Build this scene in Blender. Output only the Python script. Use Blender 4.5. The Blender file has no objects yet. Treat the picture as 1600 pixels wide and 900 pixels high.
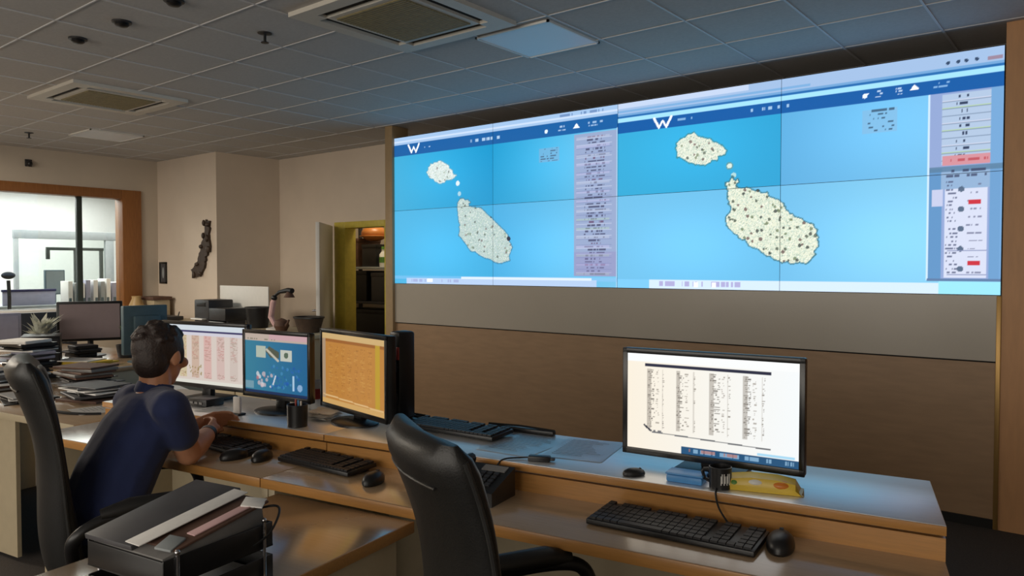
import bpy, bmesh, math, random
import numpy as np
from mathutils import Vector, Matrix, Euler

random.seed(7)
rng = np.random.default_rng(7)
SC = bpy.context.scene
COL = SC.collection
PI = math.pi

# ------------------------------------------------------------------ materials
def lin(c):
    return tuple((x / 12.92 if x <= 0.04045 else ((x + 0.055) / 1.055) ** 2.4) for x in c)

def rgb(r, g, b):
    return lin((r / 255, g / 255, b / 255))

MATS = {}
def mat(name, col, rough=0.5, metal=0.0, spec=0.5, noise=0.0, nscale=20.0, bump=0.0, bscale=200.0, coat=0.0, coatr=0.12, stretch=None, emis=None, estr=0.0, sheen=0.0):
    if name in MATS:
        return MATS[name]
    m = bpy.data.materials.new(name); m.use_nodes = True
    nt = m.node_tree; b = nt.nodes['Principled BSDF']
    b.inputs['Base Color'].default_value = (*col, 1)
    b.inputs['Roughness'].default_value = rough
    b.inputs['Metallic'].default_value = metal
    b.inputs['Specular IOR Level'].default_value = spec
    if coat: b.inputs['Coat Weight'].default_value = coat; b.inputs['Coat Roughness'].default_value = coatr
    if sheen: b.inputs['Sheen Weight'].default_value = sheen
    tc = nt.nodes.new('ShaderNodeTexCoord')
    if noise:
        mp = nt.nodes.new('ShaderNodeMapping'); mp.inputs['Scale'].default_value = stretch or (1, 1, 1)
        n = nt.nodes.new('ShaderNodeTexNoise'); n.inputs['Scale'].default_value = nscale; n.inputs['Detail'].default_value = 5
        r = nt.nodes.new('ShaderNodeValToRGB')
        lo = tuple(max(0, c * (1 - noise)) for c in col); hi = tuple(min(1, c * (1 + noise)) for c in col)
        r.color_ramp.elements[0].color = (*lo, 1); r.color_ramp.elements[1].color = (*hi, 1)
        r.color_ramp.elements[0].position = 0.3; r.color_ramp.elements[1].position = 0.7
        nt.links.new(tc.outputs['Object'], mp.inputs['Vector']); nt.links.new(mp.outputs[0], n.inputs['Vector'])
        nt.links.new(n.outputs['Fac'], r.inputs[0]); nt.links.new(r.outputs[0], b.inputs['Base Color'])
    if bump:
        n2 = nt.nodes.new('ShaderNodeTexNoise'); n2.inputs['Scale'].default_value = bscale; n2.inputs['Detail'].default_value = 3
        bp = nt.nodes.new('ShaderNodeBump'); bp.inputs['Strength'].default_value = bump; bp.inputs['Distance'].default_value = 0.003
        nt.links.new(tc.outputs['Object'], n2.inputs['Vector']); nt.links.new(n2.outputs['Fac'], bp.inputs['Height'])
        nt.links.new(bp.outputs[0], b.inputs['Normal'])
    if emis:
        b.inputs['Emission Color'].default_value = (*emis, 1); b.inputs['Emission Strength'].default_value = estr
    MATS[name] = m
    return m

def screen_mat(name, strength):
    m = bpy.data.materials.new(name); m.use_nodes = True
    nt = m.node_tree; b = nt.nodes['Principled BSDF']
    a = nt.nodes.new('ShaderNodeAttribute'); a.attribute_name = 'Picture'
    b.inputs['Base Color'].default_value = (0.01, 0.01, 0.012, 1); b.inputs['Roughness'].default_value = 0.4
    b.inputs['Specular IOR Level'].default_value = 0.2
    nt.links.new(a.outputs['Color'], b.inputs['Emission Color']); b.inputs['Emission Strength'].default_value = strength
    return m

M_WALL = mat('cream_paint', rgb(216, 202, 186), 0.7, noise=0.03, nscale=3, bump=0.05)
M_WALLC = mat('warm_grey_paint', rgb(200, 188, 172), 0.7, noise=0.03, nscale=3, bump=0.05)
M_TILE = mat('ceiling_tile', rgb(188, 186, 184), 0.85, noise=0.05, nscale=60, bump=0.15, bscale=300)
M_BAR = mat('ceiling_bar', rgb(204, 204, 206), 0.5)
M_FLOOR = mat('dark_carpet', rgb(62, 55, 50), 0.95, noise=0.25, nscale=120, bump=0.3, bscale=500)
M_UPPER = mat('grey_gloss_panel', rgb(176, 168, 156), 0.28, noise=0.02, nscale=2)
M_LOWER = mat('brown_laminate', rgb(160, 130, 100), 0.45, noise=0.08, nscale=6, stretch=(1, 1, 6))
M_PILLAR = mat('tan_laminate', rgb(196, 146, 100), 0.5, noise=0.06, nscale=6, stretch=(6, 1, 1))
M_GOLD = mat('brass_trim', rgb(170, 135, 80), 0.35, 0.6)
M_POST = mat('beige_post', rgb(165, 140, 105), 0.5, noise=0.05)
M_BLACK = mat('black_plastic', rgb(22, 22, 24), 0.4, noise=0.1)
M_DARK = mat('charcoal_plastic', rgb(45, 45, 48), 0.45, noise=0.08)
M_BEZEL = mat('monitor_bezel', rgb(18, 18, 20), 0.3)
M_KEY = mat('key_caps', rgb(34, 34, 37), 0.5, noise=0.08)
M_WOOD = mat('maple_laminate', rgb(196, 160, 112), 0.3, noise=0.08, nscale=5, stretch=(2, 30, 30), coat=0.2)
M_TOP = mat('desk_top_laminate', rgb(172, 146, 116), 0.2, spec=0.9, noise=0.05, nscale=5, stretch=(2, 24, 24), coat=0.8, coatr=0.16)
M_SHELF = mat('shelf_boosted_sheen', rgb(224, 224, 224), 0.40, metal=0.65, spec=1.0, noise=0.03, nscale=5, stretch=(2, 24, 24), coat=1.0, coatr=0.3)  # laminate given added metallic reflectance to imitate a stronger blue screen sheen
M_EDGE = mat('edge_band', rgb(176, 126, 68), 0.35, noise=0.1, nscale=6, stretch=(2, 30, 30))
M_PANEL = mat('pale_panel', rgb(184, 170, 142), 0.5, noise=0.04)
M_LEATHER = mat('black_leather', rgb(22, 22, 22), 0.45, noise=0.15, nscale=30, bump=0.15, bscale=260, spec=0.5)
M_LEATHER2 = mat('black_leather_edge', rgb(46, 46, 46), 0.3, noise=0.12, nscale=30, bump=0.2, bscale=260)
M_CHROME = mat('chrome', rgb(190, 190, 195), 0.2, 1.0)
M_WHITE = mat('white_plastic', rgb(225, 224, 220), 0.4, noise=0.02)
M_GLOSSY = mat('paper_boosted_sheen', rgb(236, 236, 236), 0.40, metal=0.65, spec=1.0, noise=0.03, nscale=50, coat=1.0, coatr=0.3)  # paper made part metallic too, boosting the blue screen reflection on the sheets
M_PAPER = mat('paper', rgb(232, 230, 226), 0.8, noise=0.03, nscale=50)
M_PINK = mat('pink_paper', rgb(214, 176, 176), 0.8, noise=0.05)
M_GREYP = mat('grey_card', rgb(120, 118, 116), 0.6, noise=0.08)
M_FOLDER = mat('grey_folder', rgb(72, 72, 76), 0.5, noise=0.12, nscale=12)
M_BROWNP = mat('brown_card', rgb(92, 66, 54), 0.7, noise=0.2)
M_BLUE = mat('blue_plastic', rgb(80, 150, 215), 0.4, noise=0.1)
M_YELL = mat('yellow_wrap', rgb(212, 180, 60), 0.35, noise=0.05)
M_GREEN = mat('green_wrap', rgb(90, 140, 60), 0.5, noise=0.2)
M_RED = mat('red_plastic', rgb(170, 50, 45), 0.4)
M_TEAL = mat('teal_plastic', rgb(72, 92, 100), 0.5, noise=0.1)
M_OLIVE = mat('olive_paint', rgb(205, 188, 80), 0.45, noise=0.08)
M_FRAMEW = mat('oak_frame', rgb(150, 98, 52), 0.45, noise=0.15, nscale=5, stretch=(20, 20, 1.5))
M_MULL = mat('dark_green_metal', rgb(52, 62, 60), 0.45)
M_ROOM = mat('white_room_paint', rgb(232, 234, 232), 0.7, noise=0.02)
M_GREYM = mat('grey_metal', rgb(150, 156, 158), 0.5, noise=0.05)
M_VENT = mat('vent_plastic', rgb(205, 200, 190), 0.5, noise=0.03)
M_GRILLE = mat('vent_grille', rgb(134, 124, 90), 0.6, noise=0.15, nscale=30)
M_SLOT = mat('vent_slot', rgb(20, 19, 18), 0.8)
M_DIFF = mat('diffuser', rgb(235, 240, 248), 0.35)
M_SHIRT = mat('navy_cotton', rgb(31, 44, 88), 0.85, noise=0.12, nscale=14, bump=0.25, bscale=60, sheen=0.2)
M_TROUS = mat('dark_denim', rgb(28, 32, 46), 0.85, noise=0.15, nscale=25, bump=0.2, bscale=200)
M_SKIN = mat('skin', rgb(200, 142, 108), 0.5, noise=0.06, nscale=25)
M_HAIR = mat('dark_brown_hair', rgb(44, 32, 28), 0.6, noise=0.4, nscale=60, stretch=(4, 4, 1), bump=0.8, bscale=160)
M_EYE = mat('eye_white', rgb(225, 220, 214), 0.3)
M_WOODD = mat('dark_wood', rgb(62, 46, 34), 0.6, noise=0.3, nscale=25)
M_LILAC = mat('lilac_grey', rgb(150, 150, 170), 0.5, noise=0.06)
M_LEAF = mat('pale_leaf', rgb(196, 198, 188), 0.6, noise=0.3, nscale=30)
M_LEAFG = mat('green_leaf', rgb(96, 128, 62), 0.6, noise=0.25, nscale=30)
M_GREYSCR = mat('dim_screen', rgb(150, 132, 132), 0.35, noise=0.03)
M_CABLE = mat('cable_rubber', rgb(20, 20, 21), 0.5)
M_BRASS = mat('warm_ceramic', rgb(190, 160, 110), 0.4)

def glass_mat():
    m = bpy.data.materials.new('window_glass'); m.use_nodes = True
    nt = m.node_tree; nt.nodes.clear()
    o = nt.nodes.new('ShaderNodeOutputMaterial'); mx = nt.nodes.new('ShaderNodeMixShader')
    t = nt.nodes.new('ShaderNodeBsdfTransparent'); t.inputs[0].default_value = (0.93, 0.96, 0.95, 1)
    g = nt.nodes.new('ShaderNodeBsdfGlossy'); g.inputs['Roughness'].default_value = 0.02
    f = nt.nodes.new('ShaderNodeFresnel'); f.inputs[0].default_value = 1.45
    nt.links.new(f.outputs[0], mx.inputs[0]); nt.links.new(t.outputs[0], mx.inputs[1]); nt.links.new(g.outputs[0], mx.inputs[2])
    nt.links.new(mx.outputs[0], o.inputs[0])
    return m
M_GLASS = glass_mat()

# ------------------------------------------------------------------ mesh builder
class B:
    def __init__(self): self.bm = bmesh.new()
    def _fin(self, verts, mi, M):
        if M is not None: bmesh.ops.transform(self.bm, matrix=M, verts=verts)
        fs = set()
        for v in verts: fs.update(v.link_faces)
        for f in fs: f.material_index = mi
        return verts
    def box(self, x0, x1, y0, y1, z0, z1, mi=0, bev=0.0, M=None, seg=2):
        r = bmesh.ops.create_cube(self.bm, size=1.0)
        T = Matrix.Translation(((x0 + x1) / 2, (y0 + y1) / 2, (z0 + z1) / 2)) @ Matrix.Diagonal((abs(x1 - x0), abs(y1 - y0), abs(z1 - z0), 1))
        bmesh.ops.transform(self.bm, matrix=T, verts=r['verts'])
        vs = r['verts']
        if bev > 0:
            es = set()
            for v in vs: es.update(v.link_edges)
            q = bmesh.ops.bevel(self.bm, geom=list(es), offset=bev, segments=seg, affect='EDGES', profile=0.5)
            vs = list({v for f in q['faces'] for v in f.verts} | {v for v in vs if v.is_valid})
            seen = set(vs); st = list(vs)
            while st:
                v = st.pop()
                for e in v.link_edges:
                    w = e.other_vert(v)
                    if w not in seen: seen.add(w); st.append(w)
            vs = list(seen)
        return self._fin(vs, mi, M)
    def ring(self, pts): return [self.bm.verts.new(p) for p in pts]
    def loft(self, rings, mi=0, cap=True, closed=True, M=None):
        rs = [self.ring(r) for r in rings]; n = len(rs[0])
        for a, b in zip(rs[:-1], rs[1:]):
            for i in range(n if closed else n - 1):
                j = (i + 1) % n
                self.bm.faces.new((a[i], a[j], b[j], b[i]))
        if cap:
            self.bm.faces.new(list(reversed(rs[0]))); self.bm.faces.new(rs[-1])
        return self._fin([v for r in rs for v in r], mi, M)
    def tube(self, pts, r, n=8, mi=0, M=None):
        pts = [Vector(p) for p in pts]; rr = r if isinstance(r, (list, tuple)) else [r] * len(pts)
        rings = []; up = None
        for i, p in enumerate(pts):
            d = (pts[min(i + 1, len(pts) - 1)] - pts[max(i - 1, 0)]).normalized()
            if up is None:
                up = d.orthogonal().normalized()
            else:
                up = (up - d * up.dot(d))
                up = up.normalized() if up.length > 1e-6 else d.orthogonal().normalized()
            s = d.cross(up)
            rings.append([p + (up * math.cos(2 * PI * k / n) + s * math.sin(2 * PI * k / n)) * rr[i] for k in range(n)])
        return self.loft(rings, mi, M=M)
    def cyl(self, p0, p1, r0, r1=None, n=16, mi=0, M=None):
        return self.tube([p0, p1], [r0, r0 if r1 is None else r1], n, mi, M)
    def lathe(self, prof, n=24, mi=0, M=None, sx=1.0, sy=1.0):
        return self.loft([[(r * sx * math.cos(2 * PI * k / n), r * sy * math.sin(2 * PI * k / n), z) for k in range(n)] for r, z in prof], mi, M=M)
    def prism(self, poly, z0, z1, mi=0, M=None):
        return self.loft([[(x, y, z0) for x, y in poly], [(x, y, z1) for x, y in poly]], mi, M=M)
    def ell(self, c, rad, u=16, v=10, mi=0, R=None):
        r = bmesh.ops.create_uvsphere(self.bm, u_segments=u, v_segments=v, radius=1.0)
        T = Matrix.Translation(c) @ (R.to_4x4() if R is not None else Matrix.Identity(4)) @ Matrix.Diagonal((*rad, 1))
        return self._fin(r['verts'], mi, T)
    def build(self, name, mats, parent=None, smooth=True, ang=35, loc=None, rot=None):
        bmesh.ops.recalc_face_normals(self.bm, faces=self.bm.faces)
        me = bpy.data.meshes.new(name); self.bm.to_mesh(me); self.bm.free()
        for m in (mats if isinstance(mats, (list, tuple)) else [mats]): me.materials.append(m)
        if smooth:
            me.polygons.foreach_set('use_smooth', [True] * len(me.polygons))
            me.set_sharp_from_angle(angle=math.radians(ang))
        o = bpy.data.objects.new(name, me); COL.objects.link(o)
        if parent: o.parent = parent
        if loc is not None: o.location = loc
        if rot is not None: o.rotation_euler = rot
        return o

def tag(o, label=None, cat=None, group=None, kind=None):
    if label: o['label'] = label
    if cat: o['category'] = cat
    if group: o['group'] = group
    if kind: o['kind'] = kind
    return o

def thing(name, label, cat, loc=(0, 0, 0), rz=0.0, group=None, rot=None):
    o = bpy.data.objects.new(name, None); COL.objects.link(o)
    o.empty_display_size = 0.1
    o.location = loc; o.rotation_euler = rot if rot else (0, 0, rz)
    return tag(o, label, cat, group)

def structure(name, b, mats, label, cat, **k):
    return tag(b.build(name, mats, **k), label, cat, kind='structure')

def copy_tree(o, parent=None):
    c = o.copy(); COL.objects.link(c)
    if parent: c.parent = parent
    for ch in list(o.children): copy_tree(ch, c)
    return c

# desk frame: origin at the front corner of the console's raised shelf, U along the desk, V away from the seats
TH = math.radians(8.6)
O0 = Vector((-0.301, 2.037, 0)); U = Vector((math.cos(TH), math.sin(TH), 0)); V = Vector((-math.sin(TH), math.cos(TH), 0))
def W(a, b, z=0.0): return O0 + U * a + V * b + Vector((0, 0, z))
Z_LOW, Z_SH = 0.755, 0.845

# ------------------------------------------------------------------ pictures on screens
class Canvas:
    def __init__(s, w, h, nx, ny, bg=(0, 0, 0)):
        s.w, s.h, s.nx, s.ny = w, h, nx, ny
        s.x = np.linspace(0, w, nx)[None, :].repeat(ny, 0); s.y = np.linspace(0, h, ny)[:, None].repeat(nx, 1)
        s.c = np.zeros((ny, nx, 3)); s.c[:] = np.array(bg) / 255.0
    def put(s, m, col, a=1.0): s.c[m] = s.c[m] * (1 - a) + np.array(col) / 255.0 * a
    def rect(s, x0, y0, x1, y1, col, a=1.0): s.put((s.x >= x0) & (s.x <= x1) & (s.y >= y0) & (s.y <= y1), col, a)
    def grad(s, x0, y0, x1, y1, c0, c1):
        m = (s.x >= x0) & (s.x <= x1) & (s.y >= y0) & (s.y <= y1)
        t = ((s.x - x0) / (x1 - x0)).clip(0, 1)[..., None]
        s.c[m] = ((1 - t) * np.array(c0) / 255 + t * np.array(c1) / 255)[m]
    def inside(s, pts):
        m = np.zeros(s.x.shape, bool); n = len(pts)
        for i in range(n):
            x0, y0 = pts[i]; x1, y1 = pts[(i + 1) % n]
            if y0 == y1: continue
            c = ((s.y < y0) != (s.y < y1)) & (s.x < (x1 - x0) * (s.y - y0) / (y1 - y0) + x0)
            m ^= c
        return m
    def poly(s, pts, col, a=1.0): s.put(s.inside(pts), col, a)
    def line(s, x0, y0, x1, y1, t, col, a=1.0):
        dx, dy = x1 - x0, y1 - y0; L = dx * dx + dy * dy + 1e-12
        k = (((s.x - x0) * dx + (s.y - y0) * dy) / L).clip(0, 1)
        d = np.hypot(s.x - x0 - k * dx, s.y - y0 - k * dy)
        s.put(d <= t / 2, col, a)
    def dot(s, x, y, r, col, a=1.0): s.put(np.hypot(s.x - x, s.y - y) <= r, col, a)
    def dashes(s, x0, x1, y, h, col, a=0.8, n=5):
        xs = np.sort(rng.uniform(x0, x1, 2 * n))
        for i in range(n): s.rect(xs[2 * i], y - h / 2, xs[2 * i + 1], y + h / 2, col, a)
    def linear(s):
        c = s.c.clip(0, 1)
        return np.where(c <= 0.04045, c / 12.92, ((c + 0.055) / 1.055) ** 2.4)

def picture_mesh(name, w, h, lin_rgb, material, parent, loc=(0, 0, 0)):
    """flat display surface in the XZ plane facing -Y, its picture stored per vertex"""
    ny, nx = lin_rgb.shape[:2]
    xs = np.linspace(-w / 2, w / 2, nx); zs = np.linspace(-h / 2, h / 2, ny)
    co = np.zeros((ny, nx, 3)); co[..., 0] = xs[None, :]; co[..., 2] = zs[:, None]
    idx = np.arange(nx * ny).reshape(ny, nx)
    q = np.stack([idx[:-1, :-1], idx[:-1, 1:], idx[1:, 1:], idx[1:, :-1]], -1).reshape(-1, 4)
    me = bpy.data.meshes.new(name)
    me.vertices.add(nx * ny); me.vertices.foreach_set('co', co.ravel())
    me.loops.add(q.size); me.loops.foreach_set('vertex_index', q.ravel())
    me.polygons.add(len(q)); me.polygons.foreach_set('loop_start', np.arange(0, q.size, 4))
    me.update(calc_edges=True)
    at = me.attributes.new('Picture', 'FLOAT_COLOR', 'POINT')
    rgba = np.ones((ny, nx, 4), np.float32); rgba[..., :3] = lin_rgb
    at.data.foreach_set('color', rgba.ravel())
    me.materials.append(material); me.validate()
    o = bpy.data.objects.new(name, me); COL.objects.link(o); o.parent = parent; o.location = loc
    return o

# ================================================================== THE ROOM
CZ = 2.79
XL, YB, YS = -9.53, 5.60, 4.94
XR, YF = 3.2, -3.6
b = B(); b.box(XL - 5, XR, YF, 8.2, -0.06, 0.0)
structure('floor', b, M_FLOOR, 'dark carpet floor of the control room', 'floor', smooth=False)

b = B(); b.box(XL - 5, XR, YF, 8.2, CZ, CZ + 0.06)
x = -1.84 - 0.53 * 14
while x < XR: b.box(x - 0.006, x + 0.006, YF, YB, CZ - 0.005, CZ, 1); x += 0.53
y = 2.225 - 0.53 * 10
while y < YB: b.box(XL, XR, y - 0.004, y + 0.004, CZ - 0.0045, CZ, 1); y += 0.53
structure('ceiling', b, [M_TILE, M_BAR], 'suspended ceiling of square tiles in a slim metal grid', 'ceiling', smooth=False)

# wall with the long window on to the bright office
WY0, WY1, WZ0, WZ1 = 0.2, 4.53, 0.98, 2.40
b = B()
b.box(XL - 0.14, XL, YF, WY0, 0, CZ); b.box(XL - 0.14, XL, WY1, 8.0, 0, CZ)
b.box(XL - 0.14, XL, WY0, WY1, 0, WZ0); b.box(XL - 0.14, XL, WY0, WY1, WZ1, CZ)
structure('wall_left', b, M_WALLC, 'cream wall around the long interior window', 'wall', smooth=False)
w = thing('window_1', 'long interior window in an oak frame looking into a bright office', 'window', (XL, 2.3, WZ0)); tag(w, kind='structure')
b = B(); J = 0.11
y0, y1 = WY0 - 2.3, WY1 - 2.3; h = WZ1 - WZ0
b.box(-0.17, 0.03, y1 - 0.23, y1, 0, h, bev=0.004); b.box(-0.17, 0.03, y0, y0 + J, 0, h, bev=0.004)
b.box(-0.17, 0.03, y0 + J, y1 - 0.23, h - J, h, bev=0.004)
b.build('frame', M_FRAMEW, w)
b = B(); b.box(-0.2, 0.08, y0, y1, -0.04, 0.0, bev=0.006); b.build('sill', M_WHITE, w)
b = B()
for yy in (3.84 - 2.3, 2.55 - 2.3, 1.3 - 2.3): b.box(-0.10, -0.05, yy - 0.03, yy + 0.03, 0, h - J, bev=0.003)
b.build('mullion', M_MULL, w)
b = B(); b.box(-0.078, -0.072, y0 + J, y1 - 0.23, 0, h - J); b.build('glass', M_GLASS, w, smooth=False)

# boxed-out corner, rear wall with its door opening
b = B(); b.box(XL, -8.15, 4.75, YB, 0, CZ)
structure('wall_corner', b, M_WALL, 'cream boxed-out wall corner beside the oak window frame', 'wall', smooth=False)
DX0, DX1, DZ = -7.05, -6.15, 1.97
b = B(); b.box(-8.15, DX0, YB, YB + 0.12, 0, CZ); b.box(DX1, XR, YB, YB + 0.12, 0, CZ); b.box(DX0, DX1, YB, YB + 0.12, DZ, CZ)
structure('wall_rear', b, M_WALL, 'cream rear wall around the olive door opening', 'wall', smooth=False)
d = thing('door_1', 'olive painted doorway with its pale door leaf standing open', 'door', (DX0, YB, 0)); tag(d, kind='structure')
b = B(); dw = DX1 - DX0
b.box(0, 0.19, -0.03, 0.13, 0, DZ, bev=0.004); b.box(dw - 0.05, dw, -0.03, 0.13, 0, DZ, bev=0.004); b.box(0.19, dw - 0.05, -0.03, 0.13, DZ - 0.07, DZ, bev=0.004)
b.build('frame', M_OLIVE, d)
b = B(); b.box(0, 0.80, -0.04, 0, 0.02, 1.93, bev=0.003)
lf = b.build('leaf', M_WHITE, d, loc=(0.0, -0.05, 0), rot=(0, 0, math.radians(-48)))
b = B(); b.cyl((0.74, -0.04, 1.0), (0.74, -0.09, 1.0), 0.01); b.cyl((0.74, -0.085, 1.0), (0.62, -0.085, 1.0), 0.009)
b.build('handle', M_CHROME, lf)
b = B(); b.box(0.02, 0.10, -0.05, -0.038, 1.72, 1.80, bev=0.004); b.build('hinge', M_DARK, lf)
# store room behind the door
b = B()
b.box(-8.3, -5.4, 6.9, 7.0, 0, CZ); b.box(-8.3, -8.2, YB + 0.12, 6.9, 0, CZ); b.box(-5.5, -5.4, YB + 0.12, 6.9, 0, CZ)
structure('wall_store', b, M_WALLC, 'dim store room walls behind the olive doorway', 'wall', smooth=False)
# video wall carrier
VX0, VX1 = -5.35, -0.49
b = B()
b.box(VX0, VX1, YS, YS + 0.16, 0.935, 1.30, 0); b.box(VX0, VX1, YS + 0.012, YS + 0.16, 0, 0.925, 1)
b.box(VX0, VX1, YS + 0.06, YS + 0.16, 1.30, 2.66, 1); b.box(VX0, VX1, YS + 0.02, YS + 0.16, 0.925, 0.935, 2)
structure('wall_screen', b, [M_UPPER, M_LOWER, M_SLOT], 'partition under the video wall, grey gloss band over brown panelling', 'wall', smooth=False)
b = B(); b.box(VX0 - 0.10, VX0, YS - 0.03, YS + 0.18, 0, CZ, bev=0.004)
structure('trim_1', b, M_POST, 'beige post closing the far end of the video wall', 'post')
b = B(); b.box(VX1 - 0.018, VX1 + 0.006, YS - 0.012, YS + 0.02, 0.0, 1.30, bev=0.003)
structure('trim_2', b, M_GOLD, 'slim brass upright at the near end of the brown panelling', 'trim')
b = B(); b.box(VX1 + 0.006, XR, YS - 0.005, YB, 0, CZ)
structure('wall_right', b, M_PILLAR, 'tan laminate wall beside the near end of the video wall', 'wall', smooth=False)
b = B(); b.box(VX0, VX1, YS - 0.004, YS + 0.012, 0, 0.05)
structure('baseboard_screen', b, M_SLOT, 'dark plinth along the brown panelling', 'baseboard', smooth=False)
# room sides out of the picture
b = B(); b.box(XR, XR + 0.1, YF, YB, 0, CZ)
structure('wall_side', b, M_WALLC, 'plain cream side wall of the control room', 'wall', smooth=False)
b = B()
b.box(XL, -6.5, YF - 0.1, YF, 0, CZ); b.box(2.0, XR, YF - 0.1, YF, 0, CZ); b.box(-6.5, 2.0, YF - 0.1, YF, 0, 0.9); b.box(-6.5, 2.0, YF - 0.1, YF, 2.4, CZ)
structure('wall_front', b, M_WALLC, 'cream wall with the daylight window behind the operators', 'wall', smooth=False)
b = B()
for i in range(6): b.box(-6.5 + i * 1.69, -6.45 + i * 1.69, YF - 0.08, YF - 0.02, 0.9, 2.4)
b.box(-6.5, 2.0, YF - 0.08, YF - 0.02, 0.9, 0.95); b.box(-6.5, 2.0, YF - 0.08, YF - 0.02, 2.35, 2.4)
structure('window_2', b, M_MULL, 'daylight window frame behind the operators', 'window', smooth=False)

# bright office beyond the window
b = B()
b.box(-14.1, -14.0, YF, 8.2, 0, CZ); b.box(-14.0, XL - 0.14, 8.0, 8.1, 0, CZ); b.box(-14.0, XL - 0.14, YF, YF + 0.1, 0, CZ)
structure('wall_office', b, M_ROOM, 'white walls of the bright office beyond the window', 'wall', smooth=False)
p = thing('glass_partition', 'grey framed partition standing inside the bright office', 'partition', (-12.0, 4.6, 0))
b = B(); b.box(-0.04, 0.04, -0.66, 0.95, 1.86, 1.98, bev=0.004); b.build('head_rail', M_GREYM, p)
for yy, ww in ((-0.63, 0.05), (0.62, 0.12)):
    b = B(); b.box(-0.035, 0.035, yy - ww / 2, yy + ww / 2, 0, 1.86, bev=0.004); b.build('post', M_GREYM, p)
b = B(); b.box(-0.004, 0.004, -0.6, 0.56, 0.0, 1.86); b.build('pane', M_GLASS, p, smooth=False)
p = thing('flip_chart_stand', 'dark thin T-shaped stand inside the bright office', 'stand', (-11.0, 4.35, 0))
b = B(); b.box(-0.02, 0.02, -0.36, 0.36, 1.68, 1.72, bev=0.004); b.build('crossbar', M_MULL, p)
for yy, z0 in ((-0.34, 1.56), (0.0, 0.0), (0.33, 0.02)):
    b = B(); b.box(-0.018, 0.018, yy - 0.022, yy + 0.022, z0, 1.69, bev=0.004); b.build('upright', M_MULL, p)
b = B(); b.box(-0.25, 0.25, -0.03, 0.36, 0, 0.03, bev=0.004); b.build('foot', M_MULL, p)
dk = thing('office_desk', 'pale desk in the bright office with a navy edge', 'desk', (-10.85, 3.55, 0))
b = B(); b.box(-0.35, 0.35, -1.2, 0.5, 0.94, 0.98, bev=0.005); b.build('top', M_GREYM, dk)
b = B(); b.box(0.30, 0.34, -1.2, 0.5, 0.02, 0.94); b.build('front_panel', M_LILAC, dk)
for yy in (-1.15, 0.45):
    b = B(); b.box(-0.33, 0.29, yy - 0.02, yy + 0.02, 0, 0.94); b.build('leg', M_GREYM, dk)
p = thing('desk_divider', 'pale desk divider with a navy top rail in the bright office', 'divider', (-10.62, 3.68, 0.98))
b = B(); b.box(-0.012, 0.012, -0.32, 0.27, 0.0, 0.17, bev=0.004); b.build('board', M_LILAC, p)
b = B(); b.box(-0.02, 0.02, -0.33, 0.28, 0.17, 0.20, bev=0.006); b.build('rail', mat('navy_rail', rgb(30, 32, 78), 0.5), p)
p = thing('desktop_monitor', 'grey monitor on the desk in the bright office', 'monitor', (-10.85, 4.03, 0.98))
b = B(); b.box(-0.03, 0.02, -0.12, 0.12, 0.12, 0.44, bev=0.008); b.build('casing', M_TEAL, p)
b = B(); b.box(0.02, 0.023, -0.105, 0.105, 0.135, 0.425); b.build('screen', mat('grey_screen', rgb(120, 132, 134), 0.3), p)
b = B(); b.cyl((-0.01, 0, 0.01), (-0.01, 0, 0.13), 0.02); b.build('stand', M_TEAL, p)
b = B(); b.lathe([(0.08, 0), (0.08, 0.008), (0.03, 0.014)]); b.build('base', M_TEAL, p)
p = thing('office_chair', 'dark office chair beyond the window, only its rounded top showing', 'chair', (-10.13, 3.27, 0))
b = B(); b.ell((0, 0, 1.36), (0.03, 0.075, 0.045)); b.build('headrest', M_BLACK, p)
b = B(); b.tube([(0, 0, 1.3), (0.02, 0, 1.1), (0, 0, 0.5)], 0.02); b.build('spine', M_BLACK, p)
b = B(); b.box(-0.22, 0.22, -0.22, 0.22, 0.42, 0.5, bev=0.03); b.build('seat', M_BLACK, p)
b = B()
for k in range(5): a = 2 * PI * k / 5; b.cyl((0, 0, 0.09), (0.27 * math.cos(a), 0.27 * math.sin(a), 0.03), 0.022, 0.016)
b.cyl((0, 0, 0.06), (0, 0, 0.42), 0.025); b.build('base', M_BLACK, p)
# shelf of papers under the glass in the office
p = thing('paper_shelf', 'low white shelf rack behind the window crowded with papers', 'shelf', (-10.25, 4.25, 0))
b = B()
for z in (0.0, 0.45, 0.92): b.box(-0.15, 0.15, -0.36, 0.36, z, z + 0.03, bev=0.003)
for yy in (-0.36, 0.34): b.box(-0.15, 0.15, yy, yy + 0.02, 0, 0.95)
b.build('rack', M_WHITE, p)
k = 0
for r_ in range(2):
    for i in range(9):
        hh = random.uniform(0.1, 0.2); yy = -0.30 + i * 0.074 + random.uniform(-.01, .01)
        z0 = 0.95 + r_ * 0.0
        if r_ == 1: continue
        b = B(); b.box(-0.11, 0.11, -0.026, 0.026, 0, 0.20 + hh, bev=0.003, M=Matrix.Rotation(random.uniform(-.1, .1), 4, 'Z'))
        b.box(0.108, 0.114, -0.015, 0.015, 0.05, 0.12, 1)
        col = [M_WHITE, M_GREYM, M_PAPER, M_LILAC][i % 4]
        tag(b.build('binder', [col, M_TEAL], loc=(-10.25, 4.25 + yy, 0.95)), 'pale binder standing in the row on the white shelf behind the window', 'binder', 'pale binders behind the window')

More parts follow.
